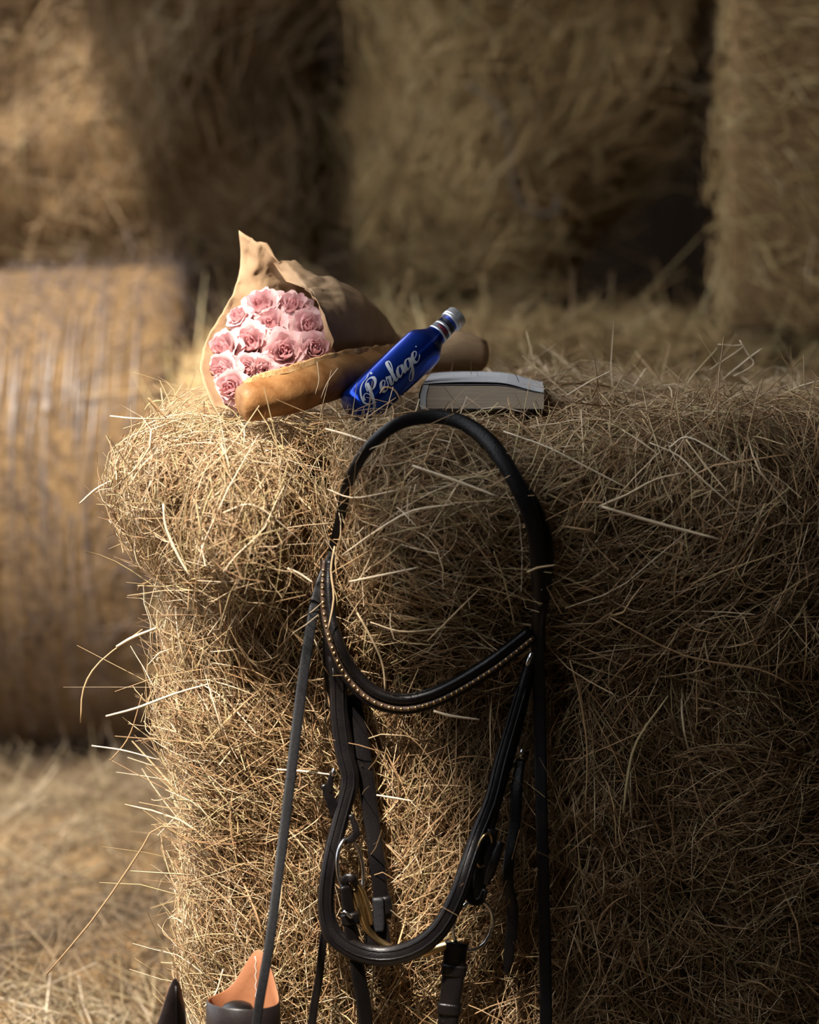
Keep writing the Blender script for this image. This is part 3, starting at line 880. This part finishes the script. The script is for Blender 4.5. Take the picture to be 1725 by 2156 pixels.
for li, strokes in enumerate(LET):
    V, F = [], []
    for si, st in enumerate(strokes):
        C = catmull([(x + 0.18 * y, y, 0) for x, y in st], 8 * len(st))
        T = nrm(np.gradient(C, axis=0))
        n = len(C); base = len(V)
        thin = 0.55 if (li == 0 and si >= 2) else 1.0
        for i in range(n):
            w = (0.045 + 0.115 * max(0.0, -T[i][1]) ** 1.2) * thin + 0.012
            N = np.array((-T[i][1], T[i][0]))
            lift = 0.00012 + si * 0.00004
            V.append(on_bottle(C[i][0] + N[0] * w, C[i][1] + N[1] * w, lift)); V.append(on_bottle(C[i][0] - N[0] * w, C[i][1] - N[1] * w, lift))
            if i: F.append((base + 2 * i - 2, base + 2 * i - 1, base + 2 * i + 1, base + 2 * i))
    link('letter', mesh_py('letter', V, F), M['print'], bottle)
# faint emblem on the shoulder and a dot after the word
def shoulder_r(s):
    return float(np.interp(s, [p[0] for p in body_prof], [p[1] for p in body_prof]))
for j, (ds, a0, a1) in enumerate(((.004, -.75, -.15), (.007, -.65, -.25), (.0105, -.7, -.2))):
    V, F = [], []
    for i in range(9):
        aa = a0 + (a1 - a0) * i / 8
        for q in (-1, 1):
            ss = s1 + ds + q * .0006 + .0006 * math.sin(i * 2.4)
            V.append(b0 + bax * ss + (e1 * math.cos(aa) + e2 * math.sin(aa)) * (shoulder_r(ss) + .0002))
        if i: F.append((2 * i - 2, 2 * i - 1, 2 * i + 1, 2 * i))
    link('emblem', mesh_py('emblem', V, F), M['emblem'], bottle)
V = [on_bottle(7.62 + .07 * math.cos(a), 1.35 + .07 * math.sin(a), .00015) for a in np.linspace(0, 2 * math.pi, 13)[:-1]]
link('print_dot', mesh_py('print_dot', V, [tuple(range(12))]), M['print'], bottle)
# small red word on the neck label, small grey emblem on the shoulder
for j in range(7):
    V, F = [], []
    s = h0 + .0052; rr = neck_r(s) + .0008
    for i, (dx, dw) in enumerate(((0, .0004), (.0008, .0009), (.0016, .0005), (.0024, .0009), (.003, .0004))):
        a = 0.55 - j * 0.20
        for q in (-1, 1):
            aa = a + q * dw / rr
            V.append(b0 + bax * (s + dx) + (e1 * math.cos(aa) + e2 * math.sin(aa)) * rr)
        if i: F.append((2 * i - 2, 2 * i - 1, 2 * i + 1, 2 * i))
    link('neck_letter', mesh_py('neck_letter', V, F), M['red'], bottle)

# ------------------------------------------------------------------ book
bk0 = at(889, 862, 3.115)
BW, BD, BT = 0.157, 0.22, 0.0285
ang = math.radians(-3)
bx_ = np.array((math.cos(ang), math.sin(ang), 0)); by_ = np.array((-math.sin(ang), math.cos(ang), 0)); bz_ = np.array((0, 0, 1.0))
def bk(x, y, z): return bk0 + bx_ * x + by_ * y + bz_ * z
def slab(name, prof_lo, prof_hi, y0, y1, mat, parent):
    """solid between two x-z curves, from y0 to y1"""
    n = len(prof_lo)
    V = [bk(x, y, z) for y in (y0, y1) for (x, z) in prof_lo] + [bk(x, y, z) for y in (y0, y1) for (x, z) in prof_hi]
    F = []
    a, b, c, d = 0, n, 2 * n, 3 * n
    for i in range(n - 1):
        F += [(a + i, b + i, b + i + 1, a + i + 1), (c + i, c + i + 1, d + i + 1, d + i), (a + i, a + i + 1, c + i + 1, c + i), (b + i, d + i, d + i + 1, b + i + 1)]
    F += [(a, c, d, b), (a + n - 1, b + n - 1, d + n - 1, c + n - 1)]
    return link(name, mesh_py(name, V, F, smooth=False), M[mat], parent)
book = empty('book', bk0)
tag(book, 'thick paperback book lying flat beside the bottle, its top leaf arched up', 'book')
xs = np.linspace(0.002, BW, 14)
slab('back_cover', [(x, 0) for x in xs], [(x, .0012) for x in xs], 0, BD, 'cover', book)
topz = lambda x: BT - 0.010 * sstep(x, BW * .62, BW * 1.02) + 0.002
slab('page_block', [(x, .0012) for x in xs], [(x, topz(x)) for x in xs], .001, BD - .001, 'block', book)
sp = [(-.0035, .0), (-.0045, .010), (-.004, .020), (-.001, BT + .002)]
slab('spine', [(x, z) for x, z in sp], [(x + .0016, z + .0002) for x, z in sp], 0, BD, 'cover', book)
sp2 = [(-.0018, .0004), (-.0026, .010), (-.0020, .020), (.0012, BT + .003)]
slab('spine_lining', [(x, z) for x, z in sp2], [(x + .0075, z) for x, z in sp2], -.0006, BD, 'page', book)
arch = lambda x: topz(x) + 0.0015 + 0.0036 * math.sin(math.pi * min(1, max(0, x / BW)) ** 0.75) ** 0.9
slab('arched_leaf', [(x, arch(x)) for x in xs], [(x, arch(x) + .0008 + .0012 * (1 - x / BW)) for x in xs], -.001, BD, 'page', book)
for j in range(1):
    slab('loose_page', [(x, topz(x) + (arch(x) - topz(x)) * (0.3 + .2 * j)) for x in xs], [(x, topz(x) + (arch(x) - topz(x)) * (.3 + .2 * j) + .0003) for x in xs], .002, BD, 'page', book)

# ------------------------------------------------------------------ bridle
bridle = empty('bridle', (0.05, 2.86, 0.98))
tag(bridle, 'black leather horse bridle with studded browband hanging over the front of the bale', 'bridle')

def strap_path(pts, off, n, smoothing=7, Yfix=None):
    P2 = catmull([(u, v, 0) for u, v in pts], n)[:, :2]
    if Yfix is not None:
        Y = np.interp(np.linspace(0, 1, n), np.linspace(0, 1, len(Yfix)), Yfix)
    else:
        Y = np.array([min(hit_depth(u, min(v, 2300)), 2.96) for u, v in P2])
        k = np.ones(smoothing) / smoothing
        Ys = np.convolve(np.pad(Y, smoothing // 2, mode='edge'), k, 'valid')[:n]
        Ys = np.convolve(np.pad(Ys, smoothing // 2, mode='edge'), k, 'valid')[:n]
        Y = np.minimum(Ys, Y + 0.006) - np.interp(np.linspace(0, 1, n), np.linspace(0, 1, len(np.atleast_1d(off))), np.atleast_1d(off))
        Y = np.convolve(np.pad(Y, 2, mode='edge'), np.ones(5) / 5, 'valid')
    return np.array([at(u, v, y) for (u, v), y in zip(P2, Y)])

def strap(name, pts, width, off=0.02, thick=0.004, n=48, mat='leather', parent=None, roll=0.0, power=3.0, Yfix=None, point_end=False, sides=14, path=None):
    """leather strap: a rounded-rectangle section swept along a pixel path; width in pixels along it"""
    P = strap_path(pts, off, n, Yfix=Yfix) if path is None else path
    n = len(P)
    w = np.interp(np.linspace(0, 1, n), np.linspace(0, 1, len(np.atleast_1d(width))), np.atleast_1d(width)) * P[:, 1] / FPX * 0.5
    th = np.interp(np.linspace(0, 1, n), np.linspace(0, 1, len(np.atleast_1d(thick))), np.atleast_1d(thick)) * 0.5
    ro = np.interp(np.linspace(0, 1, n), np.linspace(0, 1, len(np.atleast_1d(roll))), np.atleast_1d(roll))
    if point_end:
        w *= np.clip((n - 1 - np.arange(n)) / 3.0, 0.15, 1) ** 0.6
    T = nrm(np.gradient(P, axis=0))
    V, F = [], []
    for i in range(n):
        vw = nrm(CAM - P[i])
        S = nrm(np.cross(T[i], vw)); Nn = np.cross(S, T[i])
        c, s = math.cos(ro[i]), math.sin(ro[i])
        S, Nn = S * c + Nn * s, Nn * c - S * s
        for k in range(sides):
            a = 2 * math.pi * k / sides
            ca, sa = math.cos(a), math.sin(a)
            V.append(P[i] + S * w[i] * math.copysign(abs(ca) ** (2 / power), ca) + Nn * th[i] * math.copysign(abs(sa) ** (2 / power), sa))
    for i in range(n - 1):
        for k in range(sides):
            F.append((i * sides + k, i * sides + (k + 1) % sides, (i + 1) * sides + (k + 1) % sides, (i + 1) * sides + k))
    F.append(tuple(range(sides))[::-1]); F.append(tuple((n - 1) * sides + k for k in range(sides)))
    return link(name, mesh_py(name, V, F), M[mat], parent or bridle)

def ring_px(name, u, v, Y, a, b, tilt, r, mat, parent, yaw=0.0, n=40):
    """metal ring: half axes a, b in pixels, tilt in degrees, turned about its height by yaw"""
    P = []
    for k in range(n):
        t = 2 * math.pi * k / n
        x, y = a * math.cos(t), b * math.sin(t)
        c, s = math.cos(math.radians(tilt)), math.sin(math.radians(tilt))
        P.append(at(u + x * c - y * s, v + x * s + y * c, Y + yaw * math.cos(t)))
    P = np.array(P)
    V, F = [], []
    ctr = P.mean(0); m = 8
    ax = nrm(np.cross(P[0] - ctr, P[n // 4] - ctr))
    for i in range(n):
        T = nrm(P[(i + 1) % n] - P[i - 1]); O = nrm(np.cross(T, ax))
        for k in range(m):
            q = 2 * math.pi * k / m
            V.append(P[i] + (O * math.cos(q) + ax * math.sin(q)) * r)
    for i in range(n):
        for k in range(m):
            F.append((i * m + k, i * m + (k + 1) % m, ((i + 1) % n) * m + (k + 1) % m, ((i + 1) % n) * m + k))
    return link(name, mesh_py(name, V, F), M[mat], parent)

# headpiece: over the top of the lump and down the right side
strap('headpiece', [(700, 1160), (718, 1085), (732, 1020), (770, 950), (830, 897), (900, 878), (970, 888), (1030, 930), (1072, 990), (1108, 1060), (1128, 1130), (1134, 1210), (1134, 1290), (1136, 1370)],
      (20, 22, 24, 27, 30, 34, 36, 36, 34, 30, 30), off=(.005, .03, .05, .055, .05, .035, .03, .03), thick=.008, n=80, power=2.4)
strap('headpiece_padding', [(985, 905), (1040, 950), (1085, 1010), (1118, 1060), (1142, 1120), (1150, 1180), (1146, 1240), (1140, 1300)], (20, 30, 34, 38, 36, 30, 22), off=.02, thick=.01, n=46, power=2.2, mat='leather')
strap('rein', [(700, 1165), (668, 1250), (645, 1380), (625, 1530), (607, 1680), (588, 1830), (567, 1990), (545, 2120), (532, 2230), (528, 2330)], (18, 22, 24, 23, 22, 22, 21, 20), off=(.012, .03, .045, .07, .10, .14, .175, .19, .19), thick=.0035, n=60, mat='rubber', roll=0.25)
strap('rein', [(1138, 1240), (1132, 1330), (1136, 1480), (1140, 1680), (1145, 1880), (1149, 2060), (1150, 2200), (1150, 2330)], (28, 30, 29, 28, 28, 29, 30), off=(.03, .035, .035, .04, .045, .05), thick=.004, n=50, mat='leather', roll=-0.35)

# browband with its row of studs
bbp = [(689, 1180), (686, 1230), (690, 1290), (706, 1355), (735, 1415), (782, 1463), (840, 1482), (900, 1473), (960, 1446), (1030, 1403), (1080, 1366), (1122, 1332)]
brow = strap('browband', bbp, (26, 32, 36, 42, 46, 46, 44, 42, 40, 38), off=(.015, .03, .04, .045, .045, .04, .03), thick=.006, n=70, power=2.6)
bpath = strap_path(bbp, (.015, .03, .04, .045, .045, .04, .03), 140)
bT_ = nrm(np.gradient(bpath, axis=0))
bw = np.interp(np.linspace(0, 1, 140), np.linspace(0, 1, 10), (26, 32, 36, 42, 46, 46, 44, 42, 40, 38)) * 2.83 / FPX * 0.5
def across(i, f, lift):
    vwv = nrm(CAM - bpath[i]); S = nrm(np.cross(bT_[i], vwv)); N = np.cross(S, bT_[i])
    if N @ vwv < 0: N = -N
    return bpath[i] + S * bw[i] * f + N * lift
sgn = 1.0 if (across(70, 1.0, 0)[2] < bpath[70][2]) else -1.0
rollp = np.array([across(i, -sgn * 0.42, .0026) for i in range(0, 140, 2)])
o = link('padded_roll', tube('padded_roll', rollp, 0.0062, 12), M['leather'], brow)
stripp = np.array([across(i, sgn * 0.48, .0024) for i in range(0, 140, 2)])
o = link('stud_strip', tube('stud_strip', stripp, 0.0034, 8), M['brown'], brow)
bm = bmesh.new(); bmesh.ops.create_uvsphere(bm, u_segments=8, v_segments=5, radius=0.0023)
stud = bpy.data.meshes.new('stud'); bm.to_mesh(stud); bm.free()
stud.polygons.foreach_set('use_smooth', np.ones(len(stud.polygons), dtype=bool)); stud.materials.append(M['brass'])
d = np.r_[0, np.cumsum(np.linalg.norm(np.diff(bpath, axis=0), axis=1))]
for s in np.arange(0.012, d[-1] - 0.008, 0.0078):
    i = int(np.searchsorted(d, s))
    o = link('stud', stud, None, brow)
    o.location = across(min(i, 139), sgn * 0.48, .0054)

# noseband: a thick soft loop
nb = [(706, 1380), (712, 1440), (714, 1500), (724, 1580), (737, 1640), (724, 1700), (703, 1780), (690, 1850), (687, 1915), (703, 1968), (752, 2003), (812, 2013), (872, 1998), (922, 1960), (960, 1895), (984, 1825), (1006, 1760), (1036, 1685), (1057, 1600), (1080, 1520), (1100, 1450), (1116, 1395)]
nose = strap('noseband', nb, (34, 38, 40, 40, 36, 34, 36, 42, 44, 44, 42, 38, 36, 34, 30, 26, 24), off=(.03, .035, .04, .05, .055, .06, .065, .06, .05, .045, .035), thick=.013, n=110, power=2.3)
npath = strap_path(nb, (.03, .035, .04, .05, .055, .06, .065, .06, .05, .045, .035), 110)
nT = nrm(np.gradient(npath, axis=0))
def nacross(i, f, lift):
    v_ = nrm(CAM - npath[i]); S = nrm(np.cross(nT[i], v_)); N = np.cross(S, nT[i])
    return npath[i] + S * f + N * lift
for f in (-.0055, .0045):
    link('raised_seam', tube('raised_seam', np.array([nacross(i, f, .0058) for i in range(2, 106, 2)]), 0.0016, 6), M['leather'], nose)

strap('cheekpiece', [(742, 1462), (756, 1540), (768, 1620), (782, 1720), (792, 1800), (802, 1880), (810, 1935)], (34, 38, 36, 34, 34, 34), off=(.02, .025, .03, .035, .04), thick=.004, n=40, roll=0.15)
strap('cheekpiece', [(1118, 1385), (1108, 1440), (1096, 1500), (1080, 1565), (1060, 1640), (1040, 1715), (1026, 1775)], (26, 28, 26, 22, 20), off=(.03, .032, .03, .03, .035), thick=.005, n=40, roll=-0.3)
strap('throat_strap', [(692, 1290), (690, 1350), (692, 1420), (700, 1470)], (20, 22, 18), off=.018, thick=.004, n=20)
strap('dangling_strap', [(1097, 1598), (1088, 1660), (1084, 1740), (1072, 1810), (1070, 1860), (1080, 1920), (1074, 1990), (1066, 2052)], (20, 26, 25, 24, 24, 26, 25, 22), off=(.03, .035, .035, .04), thick=.004, n=44, point_end=True, roll=-0.2)
strap('thin_strap', [(690, 1925), (680, 1985), (672, 2060), (660, 2130), (652, 2220), (650, 2330)], (16, 17, 18, 18), off=.035, thick=.004, n=26)
# bit: two rings, mouthpiece, rein loops
YB = float(np.mean([hit_depth(740, 1830), hit_depth(1000, 1940)])) - .04
bit = empty('bit', at(860, 1950, YB)); bit.parent = bridle; bit.matrix_parent_inverse = Matrix.Translation(bridle.location).inverted()
bit['label'] = 'steel and brass snaffle bit'
def blink(o):
    o.parent = bit
    o.matrix_parent_inverse = Matrix.Translation(bit.location).inverted()
    return o
BITM = Matrix.Translation(bit.location)
blink(ring_px('bit_ring', 738, 1830, YB, 27, 64, -6, 0.0024, 'steel', None, yaw=.012))
blink(ring_px('bit_ring', 996, 1948, YB, 40, 54, 18, 0.0024, 'steel', None, yaw=.012))
mp = catmull([at(746, 1868, YB - .004), at(760, 1915, YB), at(778, 1960, YB + .004), at(830, 2000, YB + .002), at(880, 2006, YB - .004), at(925, 1994, YB - .004), at(960, 1985, YB - .002)], 34)
blink(link('mouthpiece', tube('mouthpiece', mp, np.interp(np.arange(34), (0, 5, 12, 20, 26, 33), (.0062, .0058, .0045, .0052, .0062, .0066)), 12), M['brass']))
blink(link('bit_link', tube('bit_link', catmull([at(744, 1868, YB - .006), at(752, 1860, YB - .008), at(764, 1878, YB - .006), at(776, 1915, YB - .003), at(783, 1945, YB)], 16), .0034, 8), M['brass']))
# strap loops below the bit
strap('rein_loop', [(722, 1880), (728, 1852), (742, 1850), (752, 1866)], (16, 20, 20, 14), n=16, thick=.006, Yfix=[YB - .004, YB - .014, YB - .016, YB - .006])
strap('rein_end', [(728, 1865), (732, 1900), (738, 1950), (748, 2010), (758, 2070), (768, 2130), (772, 2220), (774, 2330)], (26, 30, 32, 36, 34, 34), n=40, thick=.006, Yfix=[YB - .014, YB - .01, YB - .004, YB + .004, YB + .004], roll=0.5)
strap('rein_end', [(962, 1984), (958, 2010), (954, 2060), (948, 2110), (943, 2170), (940, 2330)], (52, 50, 48, 46, 44), n=34, thick=.011, Yfix=[YB - .008, YB - .006, YB], roll=-0.15)
strap('rein_keeper', [(957, 2030), (956, 2042), (955, 2052)], (56, 56, 56), n=6, thick=.015, Yfix=[YB - .007, YB - .006])
strap('rein_keeper', [(947, 2112), (946, 2124), (945, 2134)], (52, 52, 52), n=6, thick=.015, Yfix=[YB - .004, YB - .004])
strap('rein_keeper', [(736, 1922), (738, 1934), (740, 1944)], (40, 40, 40), n=6, thick=.011, Yfix=[YB - .012, YB - .010])
# buckle blocks at the lower end of the left cheekpiece
strap('cheek_keeper', [(803, 1888), (806, 1910), (808, 1925)], (42, 44, 42), n=6, thick=.010, off=.042)
strap('cheek_tab', [(790, 1925), (793, 1950), (796, 1985), (798, 2010)], (42, 52, 58, 56), n=12, thick=.008, off=.042)
strap('cheek_tab', [(796, 1890), (797, 1915), (798, 1945), (799, 1962)], (24, 24, 24, 18), n=10, thick=.005, off=.050, mat='rubber')
# loops and buckles on the right side
Yr = hit_depth(1030, 1800) - .045
strap('buckle_strap', [(1036, 1745), (1025, 1790), (1014, 1835), (1008, 1870), (1000, 1890)], (30, 36, 34, 30, 28), n=22, thick=.010, Yfix=[Yr, Yr - .004, Yr])
strap('buckle_strap', [(1056, 1772), (1046, 1800), (1034, 1835), (1024, 1862)], (14, 20, 20, 12), n=16, thick=.007, Yfix=[Yr - .012, Yr - .016, Yr - .010])
strap('buckle_strap', [(1000, 1790), (994, 1830), (986, 1868), (992, 1896), (1012, 1896), (1022, 1872)], (12, 14, 16, 18, 18, 14), n=26, thick=.006, Yfix=[Yr, Yr - .004, Yr - .006])
ring_px('buckle', 1020, 1790, Yr - .01, 14, 36, 14, .0015, 'brass', bridle, yaw=.006)
# left side: strap tongue and loop beside the noseband
Yl = hit_depth(700, 1680) - .045
strap('strap_tongue', [(680, 1652), (690, 1672), (700, 1695), (704, 1720)], (10, 20, 24, 18), n=14, thick=.005, Yfix=[Yl, Yl])
strap('strap_tongue', [(702, 1622), (696, 1645), (694, 1670)], (10, 14, 14), n=10, thick=.004, Yfix=[Yl, Yl])
strap('strap_loop', [(738, 1715), (746, 1735), (750, 1755), (738, 1768), (722, 1770)], (10, 14, 16, 16, 14), n=18, thick=.006, Yfix=[Yl - .01, Yl - .014, Yl - .01])
# bright buckles
def bar(name, u0, v0, u1, v1, Y, r, mat='steel'):
    return link(name, tube(name, catmull([at(u0, v0, Y), at((u0 + u1) / 2, (v0 + v1) / 2, Y - .002), at(u1, v1, Y)], 8), r, 8), M[mat], bridle)
Yq = hit_depth(1116, 1390) - .06
bar('buckle', 1120, 1374, 1110, 1400, Yq, .0028)
bar('buckle', 1100, 1578, 1096, 1592, Yq + .012, .0024)
bar('buckle', 724, 1918, 740, 1932, YB - .02, .0022)
bar('buckle', 703, 1618, 701, 1634, Yl - .004, .0018)

# ------------------------------------------------------------------ riding boots
def make_boot(u, v, Y, tipdeg, lab, zrim=0.366, tip=0.056, lean=0.0, foot=0.12):
    c = at(u, v, Y)
    cx, cy = c[0], c[1]
    b = empty('riding_boot', (cx, cy, 0))
    tag(b, lab, 'boot', 'pair of riding boots')
    NA_ = 64
    def rim(th):
        d = (math.degrees(th) - tipdeg + 180) % 360 - 180
        return zrim + tip * math.exp(-abs(d / 36) ** 2.0) - 0.004 * math.cos(math.radians(d))
    def shell(off, z0):
        V, F = [], []
        rows = 16
        for j in range(rows):
            f = j / (rows - 1)
            for k in range(NA_):
                th = 2 * math.pi * k / NA_ - math.pi / 2      # -90 deg faces the camera
                zt = rim(th)
                z = z0 + (zt - z0) * f
                r = float(np.interp(z, (0, .09, .16, .28, .36, .45), (.040, .040, .038, .048, .0445, .0435))) + off
                V.append((cx + r * math.cos(th) + lean * f, cy + r * math.sin(th) * 1.02 + 0.004 * math.sin(z * 20), z))
        for j in range(rows - 1):
            for k in range(NA_):
                F.append((j * NA_ + k, j * NA_ + (k + 1) % NA_, (j + 1) * NA_ + (k + 1) % NA_, (j + 1) * NA_ + k))
        return V, F
    Vo, Fo = shell(0, 0.04); Vi, Fi = shell(-0.003, 0.05)
    # outer shell with a rolled top edge down to the lining
    n = len(Vo); top_o = n - NA_
    Vt = [((Vo[top_o + k][0] + Vi[top_o + k][0]) / 2, (Vo[top_o + k][1] + Vi[top_o + k][1]) / 2, Vo[top_o + k][2] + 0.0015) for k in range(NA_)]
    V = Vo + Vt
    F = list(Fo) + [(top_o + k, top_o + (k + 1) % NA_, n + (k + 1) % NA_, n + k) for k in range(NA_)]
    link('shaft', mesh_py('shaft', V, F), M['boot'], b)
    link('lining', mesh_py('lining', Vi + Vt, [tuple(reversed(f)) for f in Fi] + [(top_o + k, n + k, n + (k + 1) % NA_, top_o + (k + 1) % NA_) for k in range(NA_)]), M['tan'], b)
    # foot and sole
    fd = nrm(np.array((foot, -1.0)))
    sd = np.array((-fd[1], fd[0]))
    V, F = [], []
    L_ = [(-.055, .028, .05), (-.05, .036, .09), (-.02, .041, .105), (.03, .041, .10), (.08, .042, .075), (.13, .044, .058), (.17, .040, .05), (.20, .028, .042), (.212, .010, .03)]
    for (s, w, h) in L_:
        for k in range(16):
            a = 2 * math.pi * k / 16
            p = fd * s + sd * w * math.cos(a)
            V.append((cx + p[0], cy + p[1], 0.018 + h / 2 + h / 2 * math.sin(a)))
    for i in range(len(L_) - 1):
        for k in range(16):
            F.append((i * 16 + k, i * 16 + (k + 1) % 16, (i + 1) * 16 + (k + 1) % 16, (i + 1) * 16 + k))
    F += [tuple(range(16))[::-1], tuple((len(L_) - 1) * 16 + k for k in range(16))]
    link('foot', mesh_py('foot', V, F), M['boot'], b)
    V = [(cx + (fd * s + sd * w * q * 1.05)[0], cy + (fd * s + sd * w * q * 1.05)[1], z) for z in (0.0, 0.02) for (s, w, h) in L_ for q in (-1, 1)]
    m = 2 * len(L_)
    F = []
    for i in range(len(L_) - 1):
        a = 2 * i
        F += [(a, a + 2, a + 3, a + 1), (m + a, m + a + 1, m + a + 3, m + a + 2), (a, m + a, m + a + 2, a + 2), (a + 1, a + 3, m + a + 3, m + a + 1)]
    F += [(0, 1, m + 1, m), (m - 2, 2 * m - 2, 2 * m - 1, m - 1)]
    link('sole', mesh_py('sole', V, F, smooth=False), M['leather'], b)
    # zigzag stitching on the lining and a seam outside, both at the point
    th = math.radians(tipdeg)
    P = []
    for j in range(26):
        f = 0.56 + 0.42 * j / 25
        z = 0.05 + (rim(th) - 0.05) * f
        r = float(np.interp(z, (0, .09, .16, .28, .36, .45), (.040, .040, .038, .048, .0445, .0435))) - 0.0036
        tz = th + 0.10 + (0.022 if j % 2 else -0.022)
        P.append((cx + r * math.cos(tz) + lean * f, cy + r * math.sin(tz) * 1.02 + .004 * math.sin(z * 20), z))
    link('stitching', tube('stitching', P, 0.00045, 5), M['thread'], b)
    P = []
    for j in range(14):
        f = 0.4 + 0.58 * j / 13
        z = 0.04 + (rim(th) - 0.04) * f
        r = float(np.interp(z, (0, .09, .16, .28, .36, .45), (.040, .040, .038, .048, .0445, .0435))) + 0.0004
        P.append((cx + r * math.cos(th) + lean * f, cy + r * math.sin(th) * 1.02 + .004 * math.sin(z * 20), z))
    link('seam', tube('seam', P, 0.0012, 6), M['leather'], b)
    return b
make_boot(512, 2128, 2.83, 66, 'riding boot with orange-tan lining showing inside, standing below the bread')
make_boot(312, 2150, 2.745, -37, 'riding boot at lower left, only its dark pointed top edge showing', zrim=0.345, tip=0.088, foot=-0.12)
kn = at(500, 2132, 2.81)
tree = empty('boot_tree', (kn[0], kn[1], 0.33))
tag(tree, 'dark shiny rounded knob inside the tan-lined boot', 'boot tree')
V, F = [], []
pr = [(-.075, .018), (-.03, .018), (-.012, .012), (-.004, .017), (.004, .020), (.009, .017), (.012, .011), (.0135, .003)]
for (zz, r) in pr:
    for k in range(20):
        a = 2 * math.pi * k / 20
        V.append((kn[0] + r * math.cos(a), kn[1] + r * math.sin(a), kn[2] + zz))
for i in range(len(pr) - 1):
    for k in range(20):
        F.append((i * 20 + k, i * 20 + (k + 1) % 20, (i + 1) * 20 + (k + 1) % 20, (i + 1) * 20 + k))
F += [tuple(range(20))[::-1], tuple((len(pr) - 1) * 20 + k for k in range(20))]
link('knob', mesh_py('knob', V, F), M['leather'], tree)
